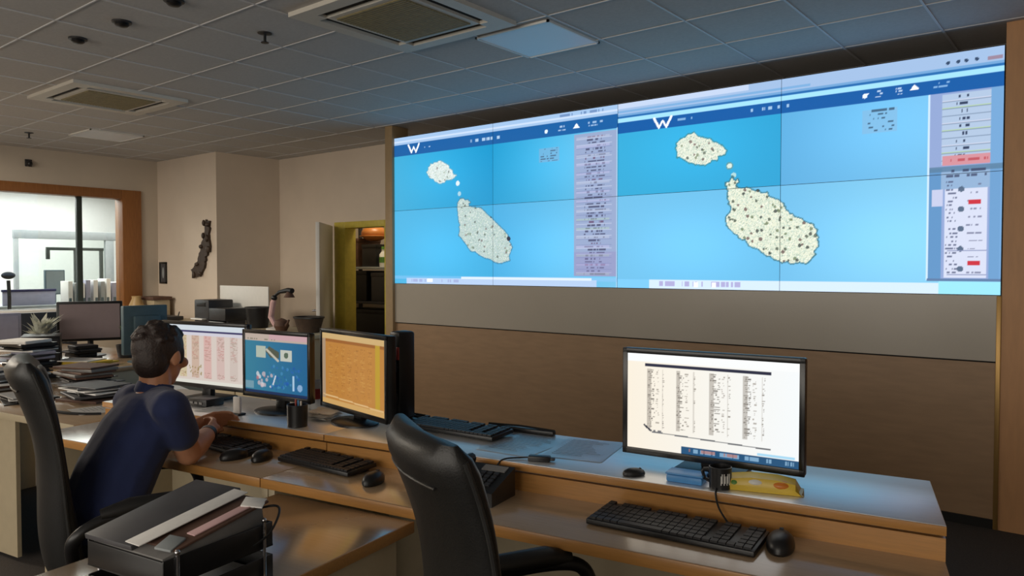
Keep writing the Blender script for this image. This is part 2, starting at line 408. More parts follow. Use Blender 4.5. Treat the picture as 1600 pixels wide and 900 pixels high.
# ------------------------------------------------------------------ ceiling fittings
def cassette(loc, label):
    t = thing('air_conditioner', label, 'air conditioner', loc, 0, 'ceiling cassette air conditioners')
    s = 0.425
    b = B()  # outer fascia ring with four air slots
    r0, r1, r2 = s, 0.345, 0.285
    for k in range(4):
        M = Matrix.Rotation(k * PI / 2, 4, 'Z')
        b.prism([(-r0, -r0), (r0, -r0), (r1, -r1), (-r1, -r1)], -0.024, 0.0, 0, M)
        b.prism([(-r1, -r1), (-r2, -r1), (-r2, -r2), (-r2 - 0.02, -r2 - 0.02)], -0.024, 0.0, 0, M)
        b.prism([(r1, -r1), (r2, -r1), (r2, -r2)][::-1], -0.024, 0.0, 0, M)
    b.build('fascia', M_VENT, t, smooth=False)
    for k in range(4):
        M = Matrix.Rotation(k * PI / 2, 4, 'Z')
        b = B(); b.box(-r2, r2, -r1, -r2, -0.006, -0.001, 0, M=M); b.build('air_slot', M_SLOT, t, smooth=False)
        M2 = M @ Matrix.Translation((0, -0.278, -0.014)) @ Matrix.Rotation(math.radians(50), 4, 'X')
        b = B(); b.box(-r2 + 0.01, r2 - 0.01, -0.009, 0.009, -0.002, 0.002, 0, M=M2); b.build('louvre', M_VENT, t, smooth=False)
    b = B(); b.box(-r2, r2, -r2, r2, -0.022, 0.0)
    b.build('return_frame', M_VENT, t, smooth=False)
    b = B(); q = r2 - 0.035
    b.box(-q, q, -q, q, -0.027, -0.022)
    for i in range(24): yy = -q + (i + .5) * 2 * q / 24; b.box(-q, q, yy - 0.006, yy + 0.006, -0.029, -0.027, 0)
    b.build('return_grille', M_GRILLE, t, smooth=False)
    return t
cassette((-2.985, 2.83, CZ), 'square ceiling cassette air conditioner next to the pale light panel')
cassette((-6.22, 2.72, CZ), 'square ceiling cassette air conditioner farther off, toward the oak window')

def ceiling_panel(loc, label, sx, sy):
    t = thing('ceiling_light', label, 'ceiling light', loc, 0)
    b = B(); f = 0.012
    b.box(-sx, sx, -sy, -sy + f, -0.012, 0); b.box(-sx, sx, sy - f, sy, -0.012, 0); b.box(-sx, -sx + f, -sy, sy, -0.012, 0); b.box(sx - f, sx, -sy, sy, -0.012, 0)
    b.build('frame', M_WHITE, t, smooth=False)
    b = B(); b.box(-sx + f, sx - f, -sy + f, sy - f, -0.008, -0.001); b.build('diffuser', M_DIFF, t, smooth=False)
ceiling_panel((-2.665, 3.595, CZ), 'unlit square light panel in the ceiling before the video wall', 0.26, 0.26)
ceiling_panel((-8.0, 3.47, CZ), 'unlit light panel in the ceiling above the wall corner', 0.26, 0.26)

def detector(loc, label, kind='smoke_detector'):
    t = thing(kind, label, 'smoke detector' if kind == 'smoke_detector' else 'sprinkler', loc, 0)
    if kind == 'smoke_detector':
        b = B(); b.lathe([(0.05, 0), (0.05, -0.008), (0.032, -0.012)]); b.build('base', M_DARK, t)
        b = B(); b.lathe([(0.034, -0.010), (0.036, -0.02), (0.026, -0.028), (0.005, -0.030)]); b.build('head', M_BLACK, t)
    else:
        b = B(); b.lathe([(0.04, 0), (0.04, -0.004), (0.012, -0.01)]); b.build('rosette', M_DARK, t)
        b = B(); b.cyl((0, 0, -0.008), (0, 0, -0.05), 0.008); b.lathe([(0.004, -0.05), (0.022, -0.052), (0.022, -0.056), (0.004, -0.056)]); b.build('head', M_BLACK, t)
detector((-3.70, 1.94, CZ), 'dark ceiling smoke detector nearest the cassette air conditioner of a row of three')
detector((-4.24, 1.93, CZ), 'dark ceiling smoke detector in the middle of a row of three')
detector((-4.75, 1.91, CZ), 'small dark smoke detector at the far end of a row of three')
detector((-3.81, 2.53, CZ), 'hanging dark sprinkler head beside the big cassette air conditioner', 'sprinkler')
detector((-8.45, 2.93, CZ), 'small dark sprinkler head in the ceiling near the oak window', 'sprinkler')
t = thing('wall_sensor', 'small dark sensor on the wall above the oak window frame', 'sensor', (XL, 3.29, 2.62))
b = B(); b.box(0, 0.02, -0.035, 0.035, -0.04, 0.04, bev=0.006); b.build('bracket', M_DARK, t)
b = B(); b.ell((0.04, 0, -0.01), (0.035, 0.03, 0.035)); b.build('eye', M_BLACK, t)

# ================================================================== VIDEO WALL
SW, SH = VX1 - VX0, 1.368
cv = Canvas(SW, SH, 960, 272)
hw, hh = SW / 4, SH / 2
tops = [((64, 172, 216), (18, 150, 204)), ((28, 156, 208), (116, 192, 230)), ((52, 170, 216), (44, 162, 212)), ((92, 172, 222), (124, 194, 234))]
bots = [((78, 180, 226), (62, 172, 222)), ((70, 172, 224), (118, 196, 234)), ((112, 192, 234), (104, 188, 232)), ((112, 190, 234), (140, 208, 238))]
for k in range(4):
    cv.grad(k * hw, hh, (k + 1) * hw, SH, *tops[k]); cv.grad(k * hw, 0, (k + 1) * hw, hh, *bots[k])
    for r_ in range(2):   # glow of each panel painted into its picture, brightest near the middle
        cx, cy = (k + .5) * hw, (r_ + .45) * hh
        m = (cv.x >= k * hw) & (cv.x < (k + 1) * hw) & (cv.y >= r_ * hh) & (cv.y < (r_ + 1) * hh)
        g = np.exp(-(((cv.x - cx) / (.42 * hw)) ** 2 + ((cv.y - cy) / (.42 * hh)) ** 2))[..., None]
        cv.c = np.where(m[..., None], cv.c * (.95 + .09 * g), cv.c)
def land(pts, n, seed_col=(222, 226, 208), edge=(70, 120, 120), dots=40, dark=0.5):
    q = []
    for i in range(len(pts)):
        (x0, y0), (x1, y1) = pts[i], pts[(i + 1) % len(pts)]
        for k in range(4): q.append((x0 + (x1 - x0) * k / 4 + random.uniform(-.011, .011), y0 + (y1 - y0) * k / 4 + random.uniform(-.011, .011)))
    pts = q; xs = [p[0] for p in pts]; ys = [p[1] for p in pts]
    for i in range(len(pts)):
        x0, y0 = pts[i]; x1, y1 = pts[(i + 1) % len(pts)]
        cv.line(x0, y0, x1, y1, 0.02, edge, 0.55)
    m = cv.inside(pts); cv.put(m, seed_col)
    r = rng.random(cv.x.shape)
    cv.put(m & (r < .3), (176, 200, 186), .7); cv.put(m & (r > .88), (244, 245, 234), .7); cv.put(m & (r > .3) & (r < .35), (112, 136, 124), .7)
    c = 0
    while c < dots:
        x = random.uniform(min(xs), max(xs)); y = random.uniform(min(ys), max(ys))
        i = int(y / SH * 271); j = int(x / SW * 959)
        if 0 <= i < 272 and 0 <= j < 960 and m[i, j]:
            cv.dot(x, y, random.uniform(.007, .012), random.choice([(36, 44, 44), (60, 70, 60), (86, 60, 60), (96, 110, 80)]), dark); c += 1
def bird(x, y, s):
    P = [(-1.0, 1.05), (-.42, .05), (0, .72), (.42, .05), (1.0, 1.05)]
    for k in range(4): cv.line(x + P[k][0] * s, y + P[k][1] * s, x + P[k + 1][0] * s, y + P[k + 1][1] * s, .26 * s if k in (0, 3) else .2 * s, (240, 246, 252))
# left picture
cv.rect(0, 1.29, 2.43, SH, (158, 190, 226)); cv.rect(0, 1.318, 2.43, 1.336, (196, 214, 238)); cv.dashes(1.9, 2.35, 1.345, .02, (90, 120, 170), .7, 8)
cv.rect(0, 1.195, 2.43, 1.30, (22, 92, 158)); bird(.26, 1.215, .07)
cv.dashes(.38, .5, 1.25, .012, (190, 210, 236), .8, 3); cv.dashes(.96, 1.32, 1.247, .022, (190, 214, 238), .85, 9)
cv.dot(1.77, 1.24, .016, (220, 235, 250)); cv.dashes(1.88, 1.97, 1.262, .012, (190, 210, 236), .8, 3); cv.dashes(1.88, 1.97, 1.235, .012, (190, 210, 236), .8, 3)
cv.poly([(2.03, 1.235), (2.09, 1.235), (2.06, 1.275)], (235, 244, 252)); cv.dashes(2.16, 2.3, 1.262, .012, (180, 204, 234), .8, 4); cv.dashes(2.16, 2.3, 1.24, .012, (180, 204, 234), .8, 4)
cv.rect(1.7, .995, 1.9, 1.11, (120, 170, 208), .7)
for i in range(6): cv.dashes(1.71, 1.89, 1.10 - i * .019, .009, (70, 100, 130), .9, 3)
cv.rect(2.04, .083, 2.42, 1.185, (146, 162, 196))
for i in range(46):
    y = 1.165 - i * .0234
    cv.rect(2.06, y - .002, 2.38, y + .001, (196, 204, 226) if i % 2 else (120, 132, 176), .7)
    cv.dashes(2.13, 2.33, y - .011, .012, (60, 62, 92) if i % 7 else (96, 66, 96), .75, 5)
    if i % 3 == 0: cv.rect(2.06, y - .02, 2.36, y - .004, random.choice([(176, 204, 176), (196, 190, 226), (190, 196, 214)]), .4)
cv.rect(2.04, .083, 2.42, .27, (140, 130, 178), .35)
cv.rect(2.42, .0, 2.43, 1.2, (180, 214, 240), .8)
land([(.42, 1.023), (.48, 1.091), (.58, 1.113), (.69, 1.063), (.74, 1.008), (.79, .955), (.68, .922), (.58, .903), (.48, .957)], 0, (216, 226, 226), (90, 160, 190), 8, .4)
cv.dot(.81, .893, .022, (214, 230, 234)); cv.dot(.83, .80, .02, (190, 214, 222), .8)
land([(.81, .723), (.85, .761), (.95, .716), (.93, .687), (1.09, .65), (1.22, .548), (1.37, .428), (1.42, .314), (1.39, .219), (1.27, .191), (1.09, .241), (.93, .321), (.83, .443), (.83, .563)], 0, (176, 196, 196), (60, 120, 150), 34, .5)
cv.dot(1.385, .39, .02, (40, 50, 70))
cv.rect(.0, .045, 2.43, .075, (138, 190, 236), .5); cv.rect(.16, 0, 2.25, .055, (176, 200, 232)); cv.rect(.85, .05, 2.2, .066, (214, 228, 244)); cv.dashes(.18, .85, .03, .028, (150, 160, 206), .7, 16); cv.rect(.43, .018, .5, .05, (240, 246, 252))
# right picture
A = 2.43
cv.rect(A, 1.285, SW, SH, (156, 184, 220)); cv.rect(A, 1.275, SW, 1.288, (110, 160, 208)); cv.rect(A, 1.258, SW, 1.275, (34, 104, 170)); cv.rect(A, 1.226, SW, 1.258, (158, 218, 248))
cv.rect(A, 1.33, A + 1.0, SH, (190, 206, 232)); cv.rect(A, 1.30, A + 1.4, 1.316, (120, 168, 214))
for x in (4.59, 4.64, 4.68, 4.73): cv.dot(x, 1.316, .01, (50, 70, 100))
cv.rect(4.78, 1.30, 4.85, 1.318, (150, 130, 150))
cv.rect(A, 1.147, SW, 1.228, (16, 88, 160)); bird(2.8, 1.155, .068)
cv.dashes(2.9, 3.03, 1.196, .012, (150, 190, 226), .8, 4); cv.dashes(3.44, 3.77, 1.195, .022, (176, 206, 234), .85, 10)
cv.dot(4.15, 1.19, .014, (230, 240, 252)); cv.line(4.15, 1.19, 4.165, 1.2, .012, (230, 240, 252))
for i in range(3):
    cv.dashes(4.21, 4.25, 1.21 - i * .017, .009, (190, 212, 238), .9, 1); cv.dashes(4.31, 4.37, 1.21 - i * .017, .009, (190, 212, 238), .9, 2)
cv.poly([(4.395, 1.19), (4.445, 1.19), (4.42, 1.22)], (240, 246, 252)); cv.dashes(4.5, 4.6, 1.207, .011, (150, 190, 230), .8, 3); cv.dashes(4.5, 4.6, 1.187, .011, (150, 190, 230), .8, 2)
cv.rect(4.14, .96, 4.33, 1.105, (130, 176, 212), .6)
for i in range(6): cv.dashes(4.15, 4.32, 1.095 - i * .024, .011, (60, 92, 120), .9, 3)
cv.rect(4.50, .085, SW, 1.147, (140, 160, 204)); cv.rect(4.80, .085, SW, 1.147, (112, 160, 206)); cv.rect(4.50, .085, 4.57, .72, (92, 142, 190)); cv.rect(4.80, .085, 4.85, .72, (104, 152, 198))
cv.rect(4.565, .74, 4.80, 1.14, (170, 190, 216))
for i in range(9):
    y = 1.125 - i * .042
    cv.rect(4.565, y - .026, 4.80, y - .022, [(200, 206, 226), (176, 204, 160), (196, 196, 226)][i % 3]); cv.rect(4.565, y - .03, 4.80, y - .026, (104, 124, 150), .7)
    cv.dashes(4.63, 4.70, y - .004, .016, (36, 50, 80), .9, 3)
cv.rect(4.567, .735, 4.80, .79, (204, 140, 150)); cv.dashes(4.58, 4.79, .762, .016, (180, 70, 80), .8, 6); cv.rect(4.50, .70, SW, .728, (84, 120, 150), .8)
cv.rect(4.565, .60, 4.80, .70, (140, 170, 204)); cv.rect(4.52, .5, 4.575, .6, (190, 196, 224)); cv.dashes(4.57, 4.79, .70, .014, (50, 60, 90), .8, 6); cv.dashes(4.57, 4.79, .67, .014, (60, 70, 100), .8, 6)
cv.rect(4.585, .095, 4.79, .60, (206, 212, 232))
for i in range(24):
    y = .64 - i * .0225
    cv.dashes(4.59, 4.65, y, .010, (70, 78, 110), .75, 3)
    if i % 2: cv.dashes(4.69, 4.77, y, .009, (96, 100, 130), .7, 3)
    if i % 5 == 2: cv.dot(4.665, y, .016, (70, 90, 116), .9)
    if i % 6 == 5: cv.rect(4.60, y - .012, 4.79, y - .009, (128, 138, 176))
for y in (.521, .177): cv.rect(4.70, y - .012, 4.76, y + .01, (196, 44, 60))
land([(2.91, 1.036), (2.99, 1.075), (3.05, 1.082), (3.16, 1.03), (3.25, .981), (3.27, .93), (3.22, .905), (3.15, .872), (3.07, .864), (2.99, .906), (2.92, .942)], 0, (224, 228, 210), (60, 130, 140), 16, .6)
cv.dot(3.3, .84, .026, (90, 150, 160)); cv.dot(3.3, .84, .017, (210, 226, 216)); cv.dot(3.33, .775, .018, (200, 222, 214), .8)
land([(3.28, .733), (3.33, .759), (3.36, .727), (3.34, .689), (3.45, .673), (3.55, .638), (3.66, .565), (3.7, .507), (3.76, .458), (3.85, .427), (3.88, .379), (3.88, .306), (3.86, .233), (3.81, .187), (3.74, .178), (3.65, .197), (3.55, .236), (3.45, .295), (3.37, .365), (3.3, .416), (3.28, .476), (3.32, .553), (3.29, .614), (3.3, .672)], 0, (224, 228, 206), (60, 110, 120), 70, .7)
cv.rect(4.495, .08, 4.505, 1.147, (200, 224, 246)); cv.rect(A, 0, 4.56, .062, (206, 226, 246)); cv.rect(4.56, 0, SW, .075, (150, 222, 246)); cv.rect(A, 0, 2.7, .062, (120, 196, 240)); cv.dashes(2.72, 3.45, .035, .034, (160, 150, 200), .75, 18); cv.rect(4.50, .075, SW, .088, (90, 120, 160))
for (x, y) in ((3.05, .03), (3.18, .03)): cv.rect(x, y - .016, x + .03, y + .018, (240, 240, 250))
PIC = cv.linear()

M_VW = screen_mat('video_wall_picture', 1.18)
vw = thing('video_wall', 'huge blue video wall of eight panels showing two island maps', 'video wall', ((VX0 + VX1) / 2, YS, 1.303))
b = B()
b.box(-SW / 2 - 0.012, SW / 2 + 0.012, 0.03, 0.058, -0.012, SH + 0.012)
b.build('mounting_frame', M_BLACK, vw, smooth=False)
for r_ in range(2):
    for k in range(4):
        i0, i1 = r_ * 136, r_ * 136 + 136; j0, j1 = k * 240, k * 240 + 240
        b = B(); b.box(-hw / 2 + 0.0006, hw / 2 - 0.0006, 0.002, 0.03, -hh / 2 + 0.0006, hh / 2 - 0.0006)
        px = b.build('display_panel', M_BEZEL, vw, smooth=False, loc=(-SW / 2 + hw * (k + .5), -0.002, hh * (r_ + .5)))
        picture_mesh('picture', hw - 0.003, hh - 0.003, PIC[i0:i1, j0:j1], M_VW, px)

# ================================================================== DESKS
def console(name, a0, a1, label, right_end):
    t = thing(name, label, 'desk', W(a0, 0, 0), TH)
    L = a1 - a0
    b = B(); b.box(0.001, L - 0.001, -0.298, 0.395, Z_LOW - 0.03, Z_LOW, 0, bev=0.002); wt = b.build('worktop', M_TOP, t)
    b = B(); b.box(0.001, L - 0.001, -0.304, -0.298, Z_LOW - 0.032, Z_LOW, 0, bev=0.002); b.build('edge_band', M_EDGE, wt)
    b = B(); b.box(0.001, L - 0.001, 0.0, 0.415, Z_SH - 0.022, Z_SH, 0, bev=0.002); sh = b.build('raised_shelf', M_SHELF, t)
    b = B(); b.box(0.001, L - 0.001, -0.005, 0.0, Z_SH - 0.024, Z_SH - 0.001, 0, bev=0.0015); b.build('edge_band', M_EDGE, sh)
    b = B(); b.box(0.001, L - 0.001, 0.010, 0.028, Z_LOW, Z_SH - 0.034, 0); b.build('riser', M_EDGE, t, smooth=False)
    b = B(); b.box(0.02, L - 0.02, 0.33, 0.35, 0.08, Z_LOW - 0.03, 0); b.build('modesty_panel', M_PANEL, t, smooth=False)
    b = B(); b.box(0.001, 0.03, -0.27, 0.40, 0, Z_LOW - 0.03, 0, bev=0.002); b.build('end_panel', M_PANEL, t)
    b = B(); b.box(L - 0.03, L - 0.001, -0.27, 0.40, 0, Z_LOW - 0.03, 0, bev=0.002); b.build('end_panel', M_PANEL, t)
    if right_end:      # the end of this desk is cut slightly askew
        for o in t.children_recursive:
            for v in o.data.vertices:
                if v.co.x > L - 0.2: v.co.x -= 0.10 * v.co.y
    return t
console('console_desk', -1.985, 0.0, 'two-tier maple console desk carrying the single white-screen monitor and paper sheets', True)
console('console_desk', -3.35, -1.987, 'two-tier maple console desk carrying three monitors before the man in navy', False)

# return desk running towards the viewer
t = thing('return_desk', 'maple return desk carrying the black letter trays', 'desk', W(-1.895, -1.95, 0), TH)
b = B(); b.box(0, 0.55, 0, 1.64, 0.69, 0.72, 0, bev=0.002); wt = b.build('worktop', M_TOP, t)
b = B(); b.box(0.55, 0.556, 0, 1.64, 0.688, 0.721, 0, bev=0.002); b.build('edge_band', M_EDGE, wt)
b = B(); b.box(0.50, 0.52, 0.03, 1.60, 0.0, 0.69, 0); b.build('side_panel', M_PANEL, t, smooth=False)
b = B(); b.box(0.02, 0.50, 1.575, 1.60, 0.0, 0.69, 0); b.build('end_panel', M_PANEL, t, smooth=False)
b = B(); b.box(0.02, 0.50, 0.03, 0.055, 0.0, 0.69, 0); b.build('end_panel', M_PANEL, t, smooth=False)

# side desk behind the man's chair and the far table
def plain_desk(name, loc, rz, L, D, z, label, inset=0.03):
    t = thing(name, label, 'desk', loc, rz)
    b = B(); b.box(0, L, 0, D, z - 0.03, z, 0, bev=0.002); wt = b.build('worktop', M_TOP, t)
    b = B(); b.box(0, L, -0.005, 0, z - 0.032, z, 0, bev=0.0015); b.build('edge_band', M_PANEL, wt)
    for x in (0.02, L - 0.05):
        b = B(); b.box(x, x + 0.03, inset, D - 0.03, 0, z - 0.03, 0, bev=0.002); b.build('leg_panel', M_PANEL, t)
    return t
t = plain_desk('side_desk', W(-5.3, -0.12, 0), TH, 1.93, 0.85, 0.755, 'cluttered maple desk heaped with papers behind the high-back chair of the man')
b = B(); b.box(0.05, 1.32, 0.06, 0.08, 0.02, 0.72, 0); b.build('modesty_panel', M_PANEL, t, smooth=False)
b = B(); b.box(1.50, 1.86, 0.10, 0.75, 0.05, 0.62, 0, bev=0.004); dr = b.build('drawer_unit', mat('dark_blue_grey', rgb(44, 46, 62), 0.5), t)
for i in range(3):
    b = B(); b.box(1.52, 1.84, 0.085, 0.10, 0.07 + i * 0.18, 0.235 + i * 0.18, 0, bev=0.003); q = b.build('drawer', mat('dark_blue_grey', rgb(44, 46, 62), 0.5), t)
    b = B(); b.box(1.62, 1.74, 0.075, 0.085, 0.17 + i * 0.18, 0.185 + i * 0.18, 0, bev=0.002); b.build('handle', M_CHROME, q)
plain_desk('far_table', W(-7.2, 0.76, 0), TH, 2.15, 1.15, 0.755, 'far worktable under the old monitor, toward the oak window')
# counter below the boxed-out corner
t = thing('counter_cabinet', 'low pale counter cabinet along the rear wall with office clutter on top', 'cabinet', (-9.45, 4.22, 0))
b = B(); b.box(0, 3.75, 0, 0.52, 0.80, 0.835, 0, bev=0.003); b.build('worktop', M_PANEL, t)
b = B(); b.box(0.03, 3.72, 0.03, 0.5, 0.0, 0.80, 0); b.build('body', M_PANEL, t, smooth=False)
for i in range(6):
    b = B(); b.box(0.05 + i * 0.615, 0.645 + i * 0.615, 0.012, 0.03, 0.06, 0.78, 0, bev=0.003); q = b.build('door', M_PANEL, t)
    b = B(); b.box(0.58 + i * 0.615, 0.595 + i * 0.615, 0.0, 0.012, 0.6, 0.74, 0, bev=0.002); b.build('handle', M_CHROME, q)

# ================================================================== MONITORS
def monitor(name, a, bb, rot, w, h, zc, zdesk, label, pic, strength, base='oval', depth=0.045, group=None):
    t = thing(name, label, 'monitor', W(a, bb, zdesk), TH + rot, group)
    z = zc - zdesk
    b = B(); b.box(-w / 2, w / 2, 0.0, depth * 0.55, z - h / 2, z + h / 2, 0, bev=0.006); b.box(-w * .32, w * .32, depth * .5, depth, z - h * .3, z + h * .28, 0, bev=0.012); b.build('casing', M_BEZEL, t)
    b = B(); q = 0.016
    b.box(-w / 2, w / 2, -0.006, 0.002, z + h / 2 - q, z + h / 2, 0, bev=0.002); b.box(-w / 2, w / 2, -0.006, 0.002, z - h / 2, z - h / 2 + q * 1.25, 0, bev=0.002)
    b.box(-w / 2, -w / 2 + q, -0.006, 0.002, z - h / 2, z + h / 2, 0, bev=0.002); b.box(w / 2 - q, w / 2, -0.006, 0.002, z - h / 2, z + h / 2, 0, bev=0.002)
    b.build('bezel', M_BEZEL, t)
    picture_mesh('screen', w - 2 * q, h - 2.25 * q, pic, screen_mat(name + '_picture', strength), t, (0, -0.0025, z + q * .125))
    b = B(); b.box(-0.03, 0.03, 0.02, 0.05, 0.012, z, 0, bev=0.006); b.build('stand_neck', M_BLACK, t)
    b = B()
    if base == 'oval': b.lathe([(0.02, 0.0), (1.0, 0.0), (1.0, 0.006), (0.9, 0.011), (0.25, 0.016), (0.02, 0.016)], 36, 0, Matrix.Translation((0, 0.01, 0)) @ Matrix.Diagonal((0.115, 0.085, 1, 1)))
    else: b.box(-0.10, 0.10, -0.035, 0.12, 0, 0.014, 0, bev=0.006)
    b.build('stand_base', M_BLACK, t)
    return t

# bright white list screen
c = Canvas(1.0, 0.58, 220, 128, (252, 248, 240))
c.grad(0, 0, 1, .58, (250, 240, 222), (246, 250, 252)); c.rect(0, .53, 1, .58, (250, 252, 252))
c.rect(.11, .505, .85, .522, (30, 34, 60))
for k, (x0, x1, x2, x3) in enumerate(((.13, .175, .22, .235), (.31, .355, .41, .425), (.51, .57, .61, .63), (.70, .745, .80, .82))):
    for i in range(30):
        y = .485 - i * .0118
        c.dashes(x0, x1, y, .006, (96, 90, 84), .75, 2); 
        if random.random() < .8: c.dashes(x1 + .004, x1 + .03, y, .006, (150, 142, 132), .7, 1)
        if random.random() < .75: c.dashes(x2, x3, y, .006, (120, 112, 104), .7, 1)
    c.rect(x0 - .004, .13, x0 + .022, .49, (150, 142, 132), .5); c.rect(x2, .13, x2 + .006, .49, (190, 184, 174), .5)
c.line(.11, .145, .15, .115, .012, (40, 44, 60)); c.dashes(.13, .22, .115, .01, (90, 90, 96), .8, 3); c.line(.16, .108, .85, .088, .007, (110, 112, 116))
c.rect(.34, 0, 1, .045, (36, 84, 124)); c.dashes(.35, .99, .022, .022, (150, 190, 220), .8, 16); c.dashes(.36, .7, .024, .018, (190, 120, 110), .7, 4); c.rect(.78, .05, .98, .062, (170, 220, 246))
PW = c.linear()
monitor('computer_monitor', -0.614, 0.16, -0.044, 0.545, 0.33, 1.043, Z_SH, 'black monitor with a glaring white list screen on the near console shelf', PW, 1.0, 'rect')
# pink spreadsheet
c = Canvas(1.0, 0.52, 180, 96, (232, 218, 208))
c.rect(0, .475, 1, .52, (226, 236, 244)); c.rect(0, .458, 1, .475, (58, 54, 104)); c.rect(0, .43, 1, .458, (226, 224, 236))
for k in range(6): c.rect(.08 + k * .15, .05, .17 + k * .15, .43, [(224, 196, 180), (222, 206, 168), (218, 190, 170), (230, 190, 182), (226, 198, 190), (222, 206, 196)][k])
for i in range(34):
    for k in range(6): c.dashes(.085 + k * .15, .17 + k * .15, .42 - i * .011, .005, random.choice([(176, 130, 116), (150, 120, 100), (190, 110, 104)]), .6, 2)
for i in range(20): c.dot(random.uniform(.3, .5), random.uniform(.07, .18), .008, (150, 130, 70), .6)
c.rect(0, 0, 1, .03, (240, 238, 226))
monitor('computer_monitor', -2.985, 0.25, 0.02, 0.60, 0.305, 1.053, Z_SH, 'wide monitor with a pink and white spreadsheet, by the head of the man', c.linear(), 0.80, 'rect')
# teal desktop
c = Canvas(1.0, 0.70, 140, 98, (34, 124, 164))
c.grad(0, 0, 1, .7, (60, 140, 168), (30, 108, 160)); c.rect(0, .62, 1, .70, (208, 190, 176)); c.rect(.4, .64, 1, .70, (222, 180, 186)); c.dashes(.03, .5, .64, .016, (120, 120, 100), .7, 8)
c.rect(.18, .42, .34, .56, (196, 206, 190)); c.poly([(.34, .50), (.40, .56), (.56, .50), (.56, .43), (.42, .43)], (90, 96, 80)); c.line(.36, .52, .54, .40, .03, (210, 206, 190)); c.rect(.58, .40, .76, .53, (214, 218, 206)); c.dot(.67, .47, .035, (96, 116, 96))
for i in range(60): c.dot(random.uniform(.4, .9), random.uniform(.05, .34), random.uniform(.008, .02), random.choice([(40, 110, 206), (24, 84, 190), (90, 170, 226)]), .5)
for i in range(16): c.dot(random.uniform(.2, .5), random.uniform(.08, .24), random.uniform(.012, .03), random.choice([(226, 200, 206), (236, 236, 240), (196, 120, 130)]), .8)
c.line(.46, .12, .5, .22, .02, (230, 236, 246)); c.line(.78, .23, .78, .08, .03, (190, 224, 250)); c.dot(.88, .11, .04, (150, 190, 230)); c.rect(0, .0, 1, .035, (24, 52, 96)); c.rect(.0, .05, .14, .13, (170, 190, 200), .6)
monitor('computer_monitor', -2.462, 0.21, -0.055, 0.425, 0.29, 1.044, Z_SH, 'small monitor with a teal desktop picture, between the spreadsheet and the orange screen', c.linear(), 0.75, 'oval')
# orange screen
c = Canvas(1.0, 0.6, 150, 96, (206, 142, 66))
c.rect(0, .55, 1, .6, (226, 190, 130)); c.rect(0, .53, 1, .55, (170, 106, 48)); c.rect(0, 0, .06, .55, (190, 160, 130)); c.rect(.86, .02, .93, .55, (206, 168, 52)); c.rect(0, 0, 1, .04, (226, 180, 110)); c.line(.02, .07, .98, .045, .012, (240, 200, 140))
for k in range(7):
    for i in range(38):
        x = .11 + k * .105; c.dashes(x, x + .075, .50 - i * .0112, .005, random.choice([(156, 100, 42), (226, 178, 96), (180, 120, 60)]), .6, 2)
monitor('computer_monitor', -2.03, 0.2, -0.33, 0.52, 0.325, 1.042, Z_SH, 'black monitor with an orange screen at the end of the row of three', c.linear(), 0.78, 'oval', 0.07)

# ================================================================== KEYBOARDS, MICE, PHONE
def keyboard(a, bb, z, rot, w, d, label, tilt=0.05):
    t = thing('keyboard', label, 'keyboard', W(a, bb, z), TH + rot)
    Mt = Matrix.Rotation(tilt, 4, 'X')
    b = B(); b.box(-w / 2, w / 2, -d / 2, d / 2, 0.006, 0.022, 0, bev=0.004, M=Mt); b.build('body', M_BLACK, t)
    b = B(); nx = 21; pitch = (w - 0.016) / nx
    rows = [(-0.40, 1), (-0.24, 1), (-0.08, 1), (0.08, 1), (0.22, 1), (0.40, 1)]
    for r_, (fy, _) in enumerate(rows):
        y = fy * d
        i = 0
        while i < nx:
            L = 1
            if r_ == 0 and i == 4: L = 6
            if i in (15, 18) and r_ != 0 or (r_ == 5 and i in (1, 6, 11)): i += 1; continue
            x0 = -w / 2 + 0.008 + i * pitch
            b.box(x0 + 0.0012, x0 + L * pitch - 0.0012, y - d * .062, y + d * .062, 0.0215, 0.028, 0, M=Mt)
            i += L
    b.build('keys', M_KEY, t, smooth=False)
    for sx in (-1, 1):
        b = B(); b.box(sx * w * .38 - .015, sx * w * .38 + .015, d / 2 - .025, d / 2 - .01, 0.0, 0.014, 0, bev=0.002); b.build('foot', M_BLACK, t)
    return t
keyboard(-0.625, -0.115, Z_LOW, -0.05, 0.455, 0.15, 'black keyboard below the white-screen monitor')
keyboard(-1.585, 0.275, Z_SH, -0.08, 0.42, 0.135, 'spare black keyboard lying up on the console shelf behind the empty chair')
keyboard(-2.00, 0.045, Z_LOW, -0.1, 0.37, 0.135, 'black keyboard in front of the orange-screen monitor'); bpy.data.objects['keyboard.002'].location = W(-1.91, -0.072, Z_LOW)
keyboard(-2.42, -0.068, Z_LOW, -0.12, 0.37, 0.13, 'black keyboard in front of the teal-screen monitor beside the hands of the man')

def mouse(a, bb, z, rot, label, s=1.0):
    t = thing('computer_mouse', label, 'mouse', W(a, bb, z), TH + rot)
    b = B()
    b.loft([[(0.03 * s * k * math.cos(u), 0.055 * s * k * math.sin(u), zz * s) for u in np.linspace(0, 2 * PI, 20, endpoint=False)] for k, zz in ((.9, 0), (1, .006), (1, .014), (.88, .026), (.6, .034), (.2, .037))])
    b.build('body', M_BLACK, t)
    b = B(); b.cyl((-0.004 * s, 0.03 * s, 0.031 * s), (0.004 * s, 0.03 * s, 0.031 * s), 0.007 * s, n=12); b.build('wheel', M_DARK, t)
    return t
mouse(-0.36, -0.10, Z_LOW, 0.1, 'dark mouse past the end of the keyboard below the white screen', 1.15)
mouse(-0.80, 0.04, Z_SH, -0.9, 'small dark mouse on the shelf edge beside the white-screen monitor', 0.62)
mouse(-2.17, -0.13, Z_LOW, 0.3, 'black mouse between the keyboards of the teal and the orange screens', 1.0)
mouse(-2.27, -0.17, Z_LOW, -0.3, 'black mouse close to the elbow of the man', 1.0)
